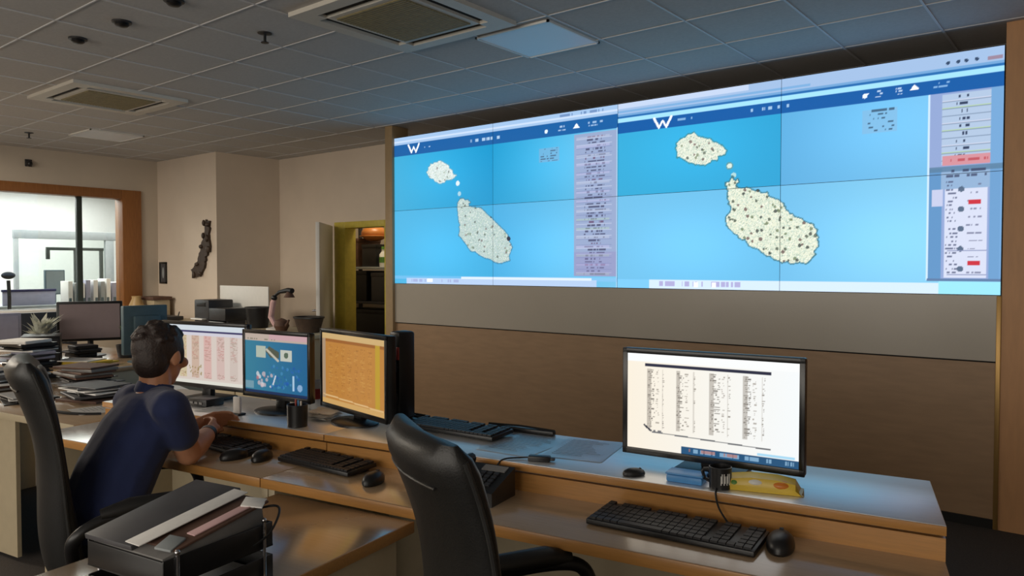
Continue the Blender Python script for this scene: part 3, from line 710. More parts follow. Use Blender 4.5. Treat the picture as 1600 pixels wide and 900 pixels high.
mouse(-1.62, -0.16, Z_LOW, 0.2, 'black mouse at the worktop edge beside the empty chair', 1.0)

t = thing('desk_telephone', 'black desk telephone on the worktop behind the empty chair', 'telephone', W(-1.245, -0.105, Z_LOW), TH + 0.02)
t.scale = (.82, .82, .82)
b = B(); b.loft([[(-0.11, y, z) , (0.11, y, z), (0.11, y2, z2), (-0.11, y2, z2)] for (y, z, y2, z2) in ((-0.10, 0.0, 0.075, 0.0), (-0.10, 0.05, 0.075, 0.105))]); b.build('body', M_BLACK, t)
sl = Matrix.Translation((0, -0.0125, 0.0775)) @ Matrix.Rotation(math.atan2(0.055, 0.175), 4, 'X')
b = B(); b.box(-0.01, 0.09, 0.045, 0.08, 0.001, 0.005, 0, M=sl); b.build('display', M_GREYP, t, smooth=False)
b = B()
for i in range(4):
    for j in range(3): b.box(0.0 + j * 0.028, 0.02 + j * 0.028, 0.02 - i * 0.024, 0.036 - i * 0.024, 0.001, 0.007, 0, M=sl)
b.build('keypad', M_DARK, t, smooth=False)
b = B(); b.tube([sl @ Vector(p) for p in ((-0.075, 0.085, 0.018), (-0.075, 0.06, 0.03), (-0.075, -0.06, 0.03), (-0.075, -0.085, 0.018))], [0.022, 0.018, 0.018, 0.022], 10); b.build('handset', M_BLACK, t)

# cables
def cable(pts, label, r=0.0028):
    b = B(); P = [Vector(p) for p in pts]; out = []
    for i in range(len(P) - 1):
        p0, p1, p2, p3 = P[max(i - 1, 0)], P[i], P[i + 1], P[min(i + 2, len(P) - 1)]
        for k in range(6):
            s = k / 6
            out.append(0.5 * ((2 * p1) + (p2 - p0) * s + (2 * p0 - 5 * p1 + 4 * p2 - p3) * s * s + (3 * p1 - p0 - 3 * p2 + p3) * s ** 3))
    out.append(P[-1]); b.tube(out, r, 6)
    return tag(b.build('cable', M_CABLE), label, 'cable')
cable([W(-.56, .06, Z_SH + .004), W(-.55, .01, Z_SH + .004), W(-.545, -.012, Z_SH - .01), W(-.53, -.02, .80), W(-.49, -.035, Z_LOW + .01), W(-.43, -.045, Z_LOW + .004), W(-.40, -.05, Z_LOW + .003)], 'thin black cable drooping over the shelf edge below the white-screen monitor')
cable([W(-1.13, .055, Z_SH + .012), W(-1.18, .045, Z_SH + .005), W(-1.22, .01, Z_SH + .004), W(-1.235, -.012, Z_SH - .01), W(-1.24, -.02, .79), W(-1.24, -.03, Z_LOW + .004)], 'thin black cable from the small black gadget down behind the telephone')
t = thing('cable_adapter', 'small black gadget with a lead lying on the shelf edge above the telephone', 'adapter', W(-1.12, 0.05, Z_SH), TH + 0.3)
b = B(); b.box(-0.035, 0.035, -0.015, 0.015, 0, 0.018, 0, bev=0.004); b.build('body', M_BLACK, t)
b = B(); b.box(0.035, 0.05, -0.008, 0.008, 0.004, 0.013, 0, bev=0.002); b.build('plug', M_DARK, t)

# papers on the near shelf
def sheet(a, bb, z, rot, w, h, label, m=M_PAPER, name='paper_sheet', lines=12, group=None, curl=0.004):
    b = B()
    n = 8
    rows = [[(-w / 2 + w * i / n, -h / 2 + h * j / n, 0.0008 + curl * ((i / n - .5) ** 2 + (j / n - .5) ** 2)) for i in range(n + 1)] for j in range(n + 1)]
    vs = [[b.bm.verts.new(p) for p in r] for r in rows]
    for j in range(n):
        for i in range(n): b.bm.faces.new((vs[j][i], vs[j][i + 1], vs[j + 1][i + 1], vs[j + 1][i]))
    r = bmesh.ops.solidify(b.bm, geom=list(b.bm.faces), thickness=0.0006)
    for k in range(lines):
        y = h * .4 - k * h * .8 / max(lines, 1)
        b.box(-w * .38, w * random.uniform(.05, .38), y - .0012, y + .0012, 0.0022 + curl * .12, 0.0024 + curl * .16, 1)
    o = b.build(name, [m, M_GREYP], loc=W(a, bb, z), rot=(0, 0, TH + rot))
    return tag(o, label, 'paper', group)
sheet(-1.06, 0.26, Z_SH, 0.1, 0.21, 0.29, 'white printed sheet on the shelf, the nearer of two to the white-screen monitor', M_GLOSSY)
sheet(-1.27, 0.22, Z_SH, -0.05, 0.21, 0.29, 'white printed sheet on the shelf beside the spare keyboard', M_GLOSSY)

# small things under the white-screen monitor
t = thing('tape_box', 'flat blue box on the shelf at the stand of the white-screen monitor', 'box', W(-0.635, 0.055, Z_SH), TH)
b = B(); b.box(-0.065, 0.04, -0.025, 0.035, 0, 0.022, 0, bev=0.006); b.build('body', M_BLUE, t)
b = B(); b.box(-0.067, 0.042, -0.027, 0.037, 0.022, 0.028, 0, bev=0.003); b.build('lid', M_BLUE, t)
t = thing('mug', 'dark mug with a pale emblem beside the yellow packet', 'mug', W(-0.548, 0.045, Z_SH), TH)
b = B(); b.lathe([(0.024, 0.0), (0.03, 0.002), (0.031, 0.060), (0.029, 0.061), (0.027, 0.01), (0.002, 0.008)], 28); b.build('body', M_BLACK, t)
b = B(); b.tube([(-0.03, 0, 0.05), (-0.045, 0, 0.048), (-0.05, 0, 0.04), (-0.044, 0, 0.022), (-0.03, 0, 0.016)], 0.005, 8); b.build('handle', M_BLACK, t)
b = B()
for k in range(10):
    a_ = -1.25 + k * .09
    if k in (2, 5, 8): continue
    b.box(0.0308, 0.0318, -0.0012, 0.0012, 0.015 + (k % 3) * .005, 0.04 + (k % 2) * .006, 0, M=Matrix.Rotation(a_, 4, 'Z'))
b.build('emblem', M_WHITE, t, smooth=False)
t = thing('snack_packet', 'yellow snack packet with orange and white patches lying under the white-screen monitor', 'packet', W(-0.445, 0.085, Z_SH), TH + 0.16)
b = B()
b.loft([[(x + (0.004 if k_ % 2 else -0.002) * (abs(x) > .09), y, z) for k_, (y, z) in enumerate(((-.035, 0.001), (.04, 0.001), (.044, hz * .5), (.036, hz), (-.03, hz), (-.038, hz * .5)))] for x, hz in ((-.105, .004), (-.098, .006), (-.088, .030), (-.03, .038), (.04, .037), (.088, .029), (.098, .006), (.106, .004))]); b.build('wrapper', M_YELL, t)
b = B(); b.ell((0.05, -0.022, 0.022), (0.03, 0.018, 0.013)); b.build('orange_patch', mat('orange_print', rgb(206, 120, 40), .35), t)
b = B(); b.ell((-0.015, -0.022, 0.026), (0.025, 0.018, 0.010)); b.build('white_patch', M_WHITE, t)
b = B(); b.ell((-0.07, -0.02, 0.018), (0.018, 0.018, 0.014)); b.build('green_patch', M_GREEN, t)

# cable tray bits at the back edge
for (a, L, lab) in ((-1.92, .2, 'slim dark cable clip on the rear shelf edge behind the spare keyboard'), (-1.38, .28, 'slim dark cable clip on the rear shelf edge behind the paper sheets')):
    t = thing('cable_clip', lab, 'cable clip', W(a, 0.395, Z_SH), TH)
    b = B(); b.box(-L / 2, L / 2, -0.012, 0.012, 0, 0.016, 0, bev=0.003); b.build('channel', M_BLACK, t)
    b = B(); b.tube([(-L / 2, 0, .018), (0, .002, .022), (L / 2, 0, .018)], .004, 6); b.build('lead', M_CABLE, t)

# things around the three monitors
t = thing('pen_cup', 'black pen cup holding pens under the corner of the teal screen', 'pen cup', W(-2.175, 0.05, Z_SH), TH)
b = B(); b.lathe([(0.036, 0), (0.038, 0.002), (0.04, 0.085), (0.037, 0.085), (0.034, 0.006), (0.002, 0.005)], 20); b.build('cup', M_BLACK, t)
for k, m in enumerate((M_RED, M_BLUE, M_WHITE)):
    b = B(); b.cyl((0.01 * (k - 1), 0.005 * k, 0.01), (0.024 * (k - 1), 0.015 - .01 * k, 0.10), 0.003, n=8); b.build('pen', m, t)
t = thing('paper_cup', 'red and white paper cup between the teal and the orange screens', 'cup', W(-2.38, 0.36, Z_SH), TH)
b = B(); b.lathe([(0.03, 0), (0.031, 0.002), (0.042, 0.12), (0.04, 0.12), (0.028, 0.006), (0.002, 0.005)], 20); b.build('cup', M_WHITE, t)
b = B(); b.lathe([(0.0355, 0.045), (0.037, 0.045), (0.0415, 0.09), (0.04, 0.09)], 20); b.build('sleeve', M_RED, t)
t = thing('crumpled_notes', 'crumpled white notes beside the base of the orange-screen monitor', 'paper', W(-2.20, 0.20, Z_SH), TH)
b = B()
for k in range(3):
    n = 6; w_ = .13
    vs = [[b.bm.verts.new((-w_ / 2 + w_ * i / n + .01 * k, -.05 + .10 * j / n, .004 + k * .012 + random.uniform(0, .012))) for i in range(n + 1)] for j in range(n + 1)]
    for j in range(n):
        for i in range(n): b.bm.faces.new((vs[j][i], vs[j][i + 1], vs[j + 1][i + 1], vs[j + 1][i]))
bmesh.ops.solidify(b.bm, geom=list(b.bm.faces), thickness=0.0006)
b.build('notes', M_PAPER, t, smooth=False)
t = thing('desk_speaker', 'tall slim black speaker standing behind the orange-screen monitor', 'speaker', W(-1.885, 0.33, Z_SH), TH - .3)
b = B(); b.box(-0.035, 0.035, -0.04, 0.04, 0.012, 0.36, 0, bev=0.012); b.build('cabinet', M_BLACK, t)
for z in (0.10, 0.22):
    b = B(); b.cyl((0, -0.042, z), (0, -0.038, z), 0.026, n=20); b.build('driver', M_DARK, t)
b = B(); b.box(0.02, 0.034, -0.043, -0.037, 0.25, 0.30, 0, bev=.001); b.build('label_strip', M_RED, t)
b = B(); b.box(-0.045, 0.045, -0.05, 0.05, 0, 0.012, 0, bev=0.004); b.build('base', M_BLACK, t)
t = thing('docking_station', 'dark docking box under the pink spreadsheet monitor', 'dock', W(-2.86, 0.17, Z_SH), TH)
b = B(); b.box(-0.06, 0.06, -0.045, 0.05, 0, 0.035, 0, bev=0.005); b.build('body', M_BLACK, t)
b = B()
for k in range(3): b.box(-0.045 + k * .03, -0.025 + k * .03, -0.048, -0.044, 0.012, 0.022)
b.build('port', M_GREYP, t, smooth=False)
sheet(-2.72, 0.12, Z_SH, 0.2, 0.16, 0.12, 'small white note lying on the shelf under the pink spreadsheet monitor', lines=4)
t = thing('ink_stand', 'pale upright note holder in front of the teal-screen monitor', 'note holder', W(-2.56, 0.09, Z_SH), TH)
b = B(); b.box(-0.02, 0.02, -0.006, 0.006, 0.006, 0.075, 0, bev=0.003); b.build('card', M_PAPER, t)
b = B(); b.box(-0.03, 0.03, -0.02, 0.02, 0, 0.008, 0, bev=0.003); b.build('foot', M_BLACK, t)

# ================================================================== LETTER TRAYS on the return desk
t = thing('letter_trays', 'stack of two black letter trays on the return desk, crammed with papers', 'letter tray', W(-1.655, -1.085, 0.72), TH)
def tray(name, z0, dy):
    b = B(); w_, d_, hgt = 0.265, 0.29, 0.058
    b.box(0, w_, 0, d_, z0, z0 + 0.004)
    b.box(0, 0.005, 0, d_, z0, z0 + hgt, 0, bev=.002); b.box(w_ - .005, w_, 0, d_, z0, z0 + hgt, 0, bev=.002); b.box(0, w_, d_ - .005, d_, z0, z0 + hgt, 0, bev=.002)
    b.box(0, w_, 0, 0.005, z0, z0 + hgt * .96, 0, bev=.002)
    return b.build(name, M_BLACK, t, loc=(0, dy, 0))
tray('tray', 0.0, 0.0); tray('tray', 0.078, 0.0)
for (x, y) in ((-.004, .03), (-.004, .26), (.269, .03), (.269, .26)):
    b = B(); b.cyl((x, y, 0.0), (x, y, 0.145), 0.004, n=10); b.ell((x, y, .147), (.006, .006, .006)); b.build('riser', M_CHROME, t)
TB = lambda x, y, z: W(-1.655 + x * .92, -1.085 + y, 0.72 + z)
def slab(name, label, cat, x, y, z, w_, d_, h_, rot, m, tilt=(0, 0)):
    b = B(); b.box(-w_ / 2, w_ / 2, -d_ / 2, d_ / 2, 0, h_, 0, bev=min(.0015, h_ * .3))
    p = TB(x, y, z)
    return tag(b.build(name, m, loc=p, rot=(tilt[0], tilt[1], TH + rot)), label, cat)
TL = .16   # the wad is propped up towards the back
def on_wad(y, lift): return .0825 + .026 + y * 0 + (y - .145) * math.tan(TL) + lift
slab('paper_pile', 'thick wad of papers propped in the top letter tray', 'paper', .145, .145, on_wad(.145, 0), .24, .265, .05, 0, M_GREYP, (TL, 0))
slab('ring_folder', 'grey folder lying across the top letter tray', 'folder', .075, .15, on_wad(.15, .0508), .16, .30, .012, 0.03, M_FOLDER, (TL, 0))
slab('brown_card', 'dark brown card tucked beside the white strip in the top letter tray', 'card', .222, .16, on_wad(.16, .0508), .11, .25, .006, -0.02, M_BROWNP, (TL, 0))
slab('paper_strip', 'long white paper strip across the top letter tray', 'paper', .172, .145, on_wad(.145, .0635), .052, .28, .0025, -0.05, M_PAPER, (TL, 0))
slab('paper_strip', 'pinkish paper strip at the side of the top letter tray', 'paper', .255, .165, on_wad(.165, .0575), .028, .15, .003, -0.05, M_PINK, (TL, 0))
slab('crumpled_card', 'small crumpled grey card at the front corner of the top letter tray', 'card', .245, .045, on_wad(.045, .0580), .04, .05, .006, .3, M_GREYM, (TL + .05, 0.1))
slab('paper_slip', 'torn pale slip near the rear corner of the top letter tray', 'paper', .262, .255, on_wad(.255, .0580), .05, .045, .004, .6, M_PAPER, (TL, 0.12))
slab('paper_pile', 'sheets of paper lying in the lower letter tray', 'paper', .145, .14, .0055, .23, .26, .018, 0.01, M_PAPER)
cable([TB(.22, .27, .155), TB(.27, .31, .165), TB(.30, .30, .155), TB(.312, .26, .12), TB(.302, .22, .10)], 'thin dark lead looping from the back of the letter trays', .003)

# ================================================================== EXECUTIVE CHAIR
def make_chair():
    t = thing('executive_chair', 'empty high-back black leather office chair at the near console desk', 'chair')
    def sec(s, k=1.0, front=0.0):
        # s 0..1 from seat to top; returns centre y, z, half width, half thickness
        z = 0.44 + s * 0.70
        y = -0.205 - 0.055 * s - 0.06 * math.sin(PI * min(1, s * 1.05)) * (0.5 - s) - .07 * s * s
        w_ = 0.172 + 0.016 * min(1, max(0, (s - .15) / .6)) ** 1.3
        d_ = 0.042 + .010 * math.sin(PI * s * 2.2 + .6)
        return y, z, w_, d_
    rings = []
    N = 28; NS = 26
    for i in range(NS + 1):
        s = i / NS; y, z, w_, d_ = sec(s)
        e = 1.0
        if s > .92: e = math.sqrt(max(0.0, 1 - ((s - .92) / .085) ** 2))
        if s < .08: e = .75 + .25 * s / .08
        ring = []
        for k in range(N):
            u = 2 * PI * k / N; cx, cy = math.cos(u), math.sin(u)
            px = math.copysign(abs(cx) ** .55, cx) * w_ * (.86 + .14 * e if s > .92 else e)
            py = math.copysign(abs(cy) ** .8, cy) * d_ * e
            py += 0.032 * (px / w_) ** 2          # wraps round the sitter
            ring.append((px, y + py, z))
        rings.append(ring)
    b = B(); b.loft(rings); b.build('backrest', M_LEATHER, t, ang=60)
    b = B()   # piped seam around the back shell
    pts = []
    for i in range(2, NS):
        y, z, w_, d_ = sec(i / NS); pts.append((w_ * .985, y + .030, z))
    b.tube(pts, .006, 8); b.build('piping', M_LEATHER2, t)
    b = B(); b.tube([(-x, y, z) for x, y, z in pts], .006, 8); b.build('piping', M_LEATHER2, t)
    y, z, w_, d_ = sec(.88)
    b = B(); b.tube([(x, y - d_ * .97 + .032 * (x / w_) ** 2, z) for x in np.linspace(-w_ * .7, w_ * .7, 15)], .003, 8); b.build('back_seam', M_LEATHER2, t)
    rings = []
    for i in range(15):     # padded head roll
        x = -0.15 + .30 * i / 14; e = math.sqrt(max(.02, 1 - ((i - 7) / 7.3) ** 2)) ** .5
        y, z, _, d_ = sec(.87)
        rings.append([(x, y + .030 + .030 * (x / .22) ** 2 + .028 * e * math.cos(u), z - .02 + .085 * e * math.sin(u)) for u in np.linspace(0, 2 * PI, 18, endpoint=False)])
    b = B(); b.loft(rings); b.build('head_roll', M_LEATHER, t, ang=60)
    b = B(); b.box(-.25, .25, -.22, .26, .40, .50, 0, bev=.045, seg=5); b.build('seat', M_LEATHER, t, ang=60)
    b = B(); b.box(-.10, .10, -.12, .12, .365, .40, 0, bev=.006); b.build('mechanism', M_BLACK, t)
    for sx in (-1, 1):
        b = B()
        x = sx * .285
        P = [(sx * .22, -.20, .56), (x, -.20, .64), (x, -.12, .685), (x, .02, .695), (x, .16, .69), (x, .23, .665), (x, .255, .60), (x, .22, .50), (sx * .25, .12, .43)]
        out = []
        for i in range(len(P) - 1):
            p0, p1, p2, p3 = (Vector(P[max(i - 1, 0)]), Vector(P[i]), Vector(P[i + 1]), Vector(P[min(i + 2, len(P) - 1)]))
            for k in range(6):
                s = k / 6; out.append(0.5 * ((2 * p1) + (p2 - p0) * s + (2 * p0 - 5 * p1 + 4 * p2 - p3) * s * s + (3 * p1 - p0 - 3 * p2 + p3) * s ** 3))
        out.append(Vector(P[-1])); b.tube(out, .019, 12); ar = b.build('armrest', M_BLACK, t, ang=60)
        b = B(); b.tube([(x, -.13, .70), (x, -.05, .712), (x, .12, .712), (x, .19, .70)], [.018, .028, .028, .018], 12); b.build('arm_pad', M_LEATHER, ar, ang=60)
    b = B(); b.cyl((0, 0, .10), (0, 0, .37), .028); b.cyl((0, 0, .22), (0, 0, .37), .02); b.build('gas_column', M_BLACK, t)
    b = B()
    for k in range(5):
        a_ = 2 * PI * k / 5 + .3; b.tube([(0, 0, .115), (.16 * math.cos(a_), .16 * math.sin(a_), .10), (.31 * math.cos(a_), .31 * math.sin(a_), .075)], [.032, .026, .018], 10)
    b.lathe([(.002, .08), (.045, .08), (.045, .13), (.002, .135)]); b.build('star_base', M_BLACK, t)
    for k in range(5):
        a_ = 2 * PI * k / 5 + .3; c_ = Vector((.30 * math.cos(a_), .30 * math.sin(a_), .031)); s_ = Vector((-math.sin(a_), math.cos(a_), 0))
        b = B(); b.cyl(c_ - s_ * .024, c_ - s_ * .006, .03, n=14); b.cyl(c_ + s_ * .006, c_ + s_ * .024, .03, n=14); b.cyl(c_, c_ + Vector((0, 0, .05)), .008); b.build('caster', M_BLACK, t)
    return t
chair = make_chair()
chair.location = (-0.932, 1.335, 0); chair.rotation_euler = (0, 0, math.radians(-26))
ch2 = copy_tree(chair)
ch2['label'] = 'high-back black leather office chair the man in navy sits on'
ch2.location = W(-2.375, -0.49, 0); ch2.rotation_euler = (0, 0, math.radians(-18)); ch2.scale = (1, 1, 1.03)

# ================================================================== MAN
def remesh(b, name, m, parent, vox=0.006, smooth=4):
    me = bpy.data.meshes.new('tmp'); b.bm.to_mesh(me); b.bm.free()
    o = bpy.data.objects.new('tmp', me); COL.objects.link(o)
    r = o.modifiers.new('r', 'REMESH'); r.mode = 'VOXEL'; r.voxel_size = vox
    s = o.modifiers.new('s', 'SMOOTH'); s.iterations = smooth; s.factor = 0.5
    dg = bpy.context.evaluated_depsgraph_get(); ev = o.evaluated_get(dg)
    nm = bpy.data.meshes.new_from_object(ev); nm.name = name
    bpy.data.objects.remove(o); bpy.data.meshes.remove(me)
    nm.materials.clear(); nm.materials.append(m)
    nm.polygons.foreach_set('use_smooth', [True] * len(nm.polygons))
    q = bpy.data.objects.new(name, nm); COL.objects.link(q)
    if parent: q.parent = parent
    return q
def chain(b, nodes, step=0.018):
    """nodes: (centre, (rx,ry,rz)) interpolated as overlapping ellipsoids"""
    for (c0, r0), (c1, r1) in zip(nodes[:-1], nodes[1:]):
        c0, c1 = Vector(c0), Vector(c1); n = max(2, int((c1 - c0).length / step))
        for i in range(n + 1):
            s = i / n; b.ell(c0.lerp(c1, s), tuple(a_ + (d_ - a_) * s for a_, d_ in zip(r0, r1)), 14, 9)
def limb(b, pts, rad, n=14):
    for (p0, r0), (p1, r1) in zip(zip(pts[:-1], rad[:-1]), zip(pts[1:], rad[1:])):
        b.cyl(p0, p1, r0, r1, n); b.ell(p0, (r0,) * 3, 14, 9); b.ell(p1, (r1,) * 3, 14, 9)

AC, BC = -2.44, -0.525
man = thing('person', 'person in a navy polo shirt leaning on the console with hands clasped', 'person', W(AC, BC, 0), TH)
torso = [((-.015, -.045, .545), (.165, .122, .09)), ((-.018, -.03, .66), (.158, .122, .08)), ((-.012, .030, .79), (.160, .124, .075)), ((.005, .095, .91), (.162, .112, .068)), ((.010, .130, .985), (.130, .082, .045))]
neck0, head = Vector((.006, .150, 1.020)), Vector((0, .175, 1.145))
shR, elR, wrR = Vector((.168, .095, .985)), Vector((.125, .195, .806)), Vector((.000, .385, .830))
shL, elL, wrL = Vector((-.125, .150, .975)), Vector((-.250, .28, .800)), Vector((-.135, .435, .835))
RH = Matrix.Rotation(math.radians(15), 3, 'Z') @ Matrix.Rotation(math.radians(-10), 3, 'X')
H = lambda p: head + RH @ Vector(p)
def hand(b, w_, d_, n_, s_):
    d_, n_ = Vector(d_).normalized(), Vector(n_).normalized(); s_ = Vector(s_).normalized()
    for i in range(4):
        base = w_ + d_ * .068 + s_ * (i - 1.5) * .0165
        b.cyl(w_ + s_ * (i - 1.5) * .010, base, .014, .0105, 10); b.ell(base, (.0108,) * 3, 10, 8)
        p = base; a_ = .5
        for L, r0 in zip(((.036, .024, .019), (.040, .027, .020), (.037, .025, .019), (.029, .019, .016))[i], (.0092, .0085, .0078)):
            q = p + (d_ * math.cos(a_) + n_ * math.sin(a_)) * L
            b.cyl(p, q, r0, r0 * .92, 10); b.ell(q, (r0 * .94,) * 3, 10, 8); p = q; a_ += .62
    p = w_ + d_ * .02 - s_ * .022; q = p + (d_ * .7 - s_ * .55 + n_ * .45).normalized() * .04; r_ = q + (d_ * .8 + n_ * .5 + s_ * .1).normalized() * .032
    b.cyl(p, q, .014, .0105, 10); b.ell(q, (.0106,) * 3, 10, 8); b.cyl(q, r_, .0102, .009, 10); b.ell(r_, (.009,) * 3, 10, 8); b.ell(w_ + d_ * .04, (.026, .03, .02), 12, 8)
b = B()
chain(b, [(c_, tuple(r * .9 for r in rr)) for c_, rr in torso])
limb(b, [neck0 - Vector((0, .02, .04)), neck0, H((0, -.012, -.05))], [.062, .054, .052])
b.ell(H((0, -.005, .018)), (.071, .088, .088), 24, 16); b.ell(H((0, .030, -.040)), (.052, .058, .066), 20, 14); b.ell(H((0, .058, -.085)), (.030, .026, .022), 14, 10)
b.ell(H((0, .080, .022)), (.046, .014, .012)); b.cyl(H((0, .082, .01)), H((0, .104, -.030)), .008, .014); b.ell(H((0, .100, -.034)), (.016, .011, .010))
b.ell(H((0, .084, -.060)), (.024, .010, .006)); b.ell(H((0, .083, -.069)), (.022, .010, .007))
for sx in (-1, 1):
    b.ell(H((sx * .074, -.004, -.008)), (.009, .019, .030), 14, 10, R=RH @ Matrix.Rotation(sx * -.35, 3, 'Z')); b.ell(H((sx * .045, .068, -.020)), (.024, .02, .02))
limb(b, [shR, elR], [.050, .043]); limb(b, [elR, elR.lerp(wrR, .4), wrR], [.044, .043, .028])
limb(b, [shL, elL], [.050, .040]); limb(b, [elL, elL.lerp(wrL, .4), wrL], [.041, .040, .027])
hand(b, wrR, (-.55, .75, .12), (-.75, -.35, -.1), (.05, -.25, 1)); hand(b, wrL, (.35, .62, .15), (.75, .1, -.1), (.05, -.2, 1))
for sx in (-1, 1): limb(b, [(sx * .085 - .012, -.02, .55), (sx * .12, .36, .53), (sx * .12, .38, .10)], [.075, .055, .038]); limb(b, [(sx * .12, .37, .055), (sx * .13, .54, .035)], [.036, .028])
body = remesh(b, 'body', M_SKIN, man, .0055, 3)
b = B()
chain(b, torso)
for sx, sh, el in ((1, shR, elR), (-1, shL, elL)):
    chain(b, [((sx * .06, .135, 1.005), (.06, .06, .04)), (tuple(sh), (.062, .066, .056))]); limb(b, [sh, sh.lerp(el, .56)], [.062, .062])
sh_ = remesh(b, 'polo_shirt', M_SHIRT, man, .008, 5)
b = B()
cr = []
for k, (dr, dz) in enumerate(((.058, -.012), (.064, .0), (.060, .028), (.054, .030), (.052, .0), (.052, -.012))):
    cr.append([Vector((dr * math.cos(u), .150 + dr * .98 * math.sin(u) + dz * .35, 1.018 + dz - .016 * math.sin(u))) for u in np.linspace(0, 2 * PI, 28, endpoint=False)])
b.loft(cr, cap=False); b.build('collar', M_SHIRT, sh_, ang=70)
b = B()
b.ell((-.015, -.045, .53), (.175, .135, .095), 20, 14)
for sx in (-1, 1): limb(b, [(sx * .085 - .012, -.02, .54), (sx * .12, .36, .525), (sx * .12, .38, .10)], [.088, .066, .056])
remesh(b, 'trousers', M_TROUS, man, .008, 4)
for sx in (-1, 1):
    b = B(); limb(b, [(sx * .12, .36, .045), (sx * .125, .46, .042), (sx * .13, .55, .034)], [.043, .045, .034]); b.box(sx * .12 - .045, sx * .12 + .05, .32, .58, 0.0, .03, 0, bev=.012)
    b.build('shoe', M_BLACK, man, ang=60)
b = B()   # short dark hair
b.ell(H((0, -.014, .030)), (.079, .090, .088), 24, 16); b.ell(H((0, -.040, -.020)), (.068, .058, .070), 20, 14); b.ell(H((0, .040, .080)), (.056, .040, .028), 16, 10)
for sx in (-1, 1): b.ell(H((sx * .066, .022, .010)), (.010, .020, .040), 12, 8)
for k in range(60):
    a_ = random.uniform(0, 2 * PI); zz = random.uniform(.2, 1.0); rr = math.sqrt(1 - zz * zz)
    p = H((.078 * rr * math.cos(a_), -.014 + .09 * rr * math.sin(a_), .03 + .088 * zz)); b.ell(p, (.013, .013, .010), 8, 6)
remesh(b, 'hair', M_HAIR, man, .005, 2)
for sx in (-1, 1):
    b = B(); b.ell(H((sx * .032, .074, -.002)), (.012, .012, .011)); e = b.build('eye', M_EYE, man, ang=60)
    b = B(); b.ell(H((sx * .032, .0845, -.002)), (.005, .002, .005)); b.build('iris', M_BLACK, e)
b = B(); b.lathe([(.029, -.012), (.033, -.012), (.033, .012), (.029, .012), (.029, -.012)], 24); wq = wrR.lerp(elR, .12); dq = (elR - wrR).to_track_quat('Z', 'Y')
b.build('wrist_watch', M_BLACK, man, loc=wq, rot=dq.to_euler())

# ================================================================== CLUTTER
def pile(a, bb, z, n, w_, d_, label, cols, name='paper_pile', step=.006, jit=.03):
    b = B(); zz = 0
    for i in range(n):
        h_ = random.uniform(.4, 1.6) * step
        M = Matrix.Translation((random.uniform(-jit, jit), random.uniform(-jit, jit), 0)) @ Matrix.Rotation(random.uniform(-.35, .35), 4, 'Z')
        k = random.uniform(.75, 1.0)
        b.box(-w_ / 2 * k, w_ / 2 * k, -d_ / 2 * k, d_ / 2 * k, zz, zz + h_, random.randrange(len(cols)), bev=h_ * .2, M=M, seg=1); zz += h_
    return tag(b.build(name, cols, loc=W(a, bb, z), rot=(0, 0, TH + random.uniform(-.2, .2)), smooth=False), label, 'paper pile')
mx = [M_PAPER, M_BLACK, M_GREYP, M_FOLDER, M_BROWNP]
pile(-3.95, 0.33, .755, 9, .30, .22, 'untidy pile of dark folders on the side desk, nearest the shoulder of the man', [M_BLACK, M_FOLDER, M_PAPER, M_BROWNP], step=.008)
pile(-4.40, 0.55, .755, 12, .32, .24, 'dark heap of folders on the side desk under the old monitor', [M_BLACK, M_BROWNP, M_GREYP, M_FOLDER], step=.010)
pile(-4.25, 0.14, .755, 5, .30, .21, 'loose black and white papers on the side desk nearest the chair top', [M_PAPER, M_BLACK, M_GREYP])
pile(-3.72, 0.60, .755, 5, .30, .22, 'low pale pile of papers at the rear corner of the side desk', [M_PAPER, M_PINK, M_GREYP])
pile(-4.78, 0.22, .755, 10, .30, .24, 'pile of dark and white papers at the far end of the side desk', mx, step=.010)
pile(-5.10, 0.58, .755, 16, .28, .24, 'tall stack of dark trays and papers at the far end of the side desk', [M_BLACK, M_PAPER, M_BLACK, M_LILAC], step=.014)
for (a, bb, lab) in ((-3.62, .18, 'white sheet lying on the side desk beside the shoulder of the man'), (-3.50, .42, 'white sheet at the rear of the side desk behind the man')):
    sheet(a, bb, .755, random.uniform(-.5, .5), .21, .29, lab)
cable([W(-4.0, .02, .80), W(-3.9, .0, .79), W(-3.75, -.02, .77), W(-3.6, .02, .76), W(-3.5, .08, .759)], 'thick dark cable lying on the side desk beside the high-back chair', .008)

def old_monitor(name, loc, rz, w_, h_, z0, label, scr, m, back=False):
    t = thing(name, label, 'monitor', loc, rz)
    b = B(); b.box(-w_ / 2, w_ / 2, 0, .05, z0, z0 + h_, 0, bev=.008); b.box(-w_ * .3, w_ * .3, .05, .09, z0 + h_ * .2, z0 + h_ * .8, 0, bev=.015); b.build('casing', m, t)
    b = B(); b.box(-w_ / 2 + .02, w_ / 2 - .02, -.003, .001, z0 + .022, z0 + h_ - .02, 0); b.build('screen', scr, t, smooth=False)
    b = B(); b.cyl((0, .05, .01), (0, .05, z0 + .06), .022); b.build('stand_neck', m, t)
    b = B(); b.lathe([(.02, 0), (.11, 0), (.11, .006), (.04, .016), (.02, .016)]); b.build('stand_base', m, t)
face = math.atan2(2.7, -6.4)  # bearing of the far table seen from the operators
old_monitor('computer_monitor', (-6.37, 2.62, .755), face - PI / 2, .46, .315, .115, 'old monitor with a dim pinkish grey screen on the far worktable', M_GREYSCR, M_BLACK)
old_monitor('computer_monitor', (-5.66, 2.70, .755), face + PI / 2 + .35, .32, .36, .06, 'dark teal monitor turned away, behind the head of the man', M_BLACK, M_TEAL)
old_monitor('computer_monitor', (-6.55, 2.02, .755), face - PI / 2 + .25, .34, .27, .085, 'lilac grey monitor at the end of the far worktable', M_LILAC, M_LILAC)
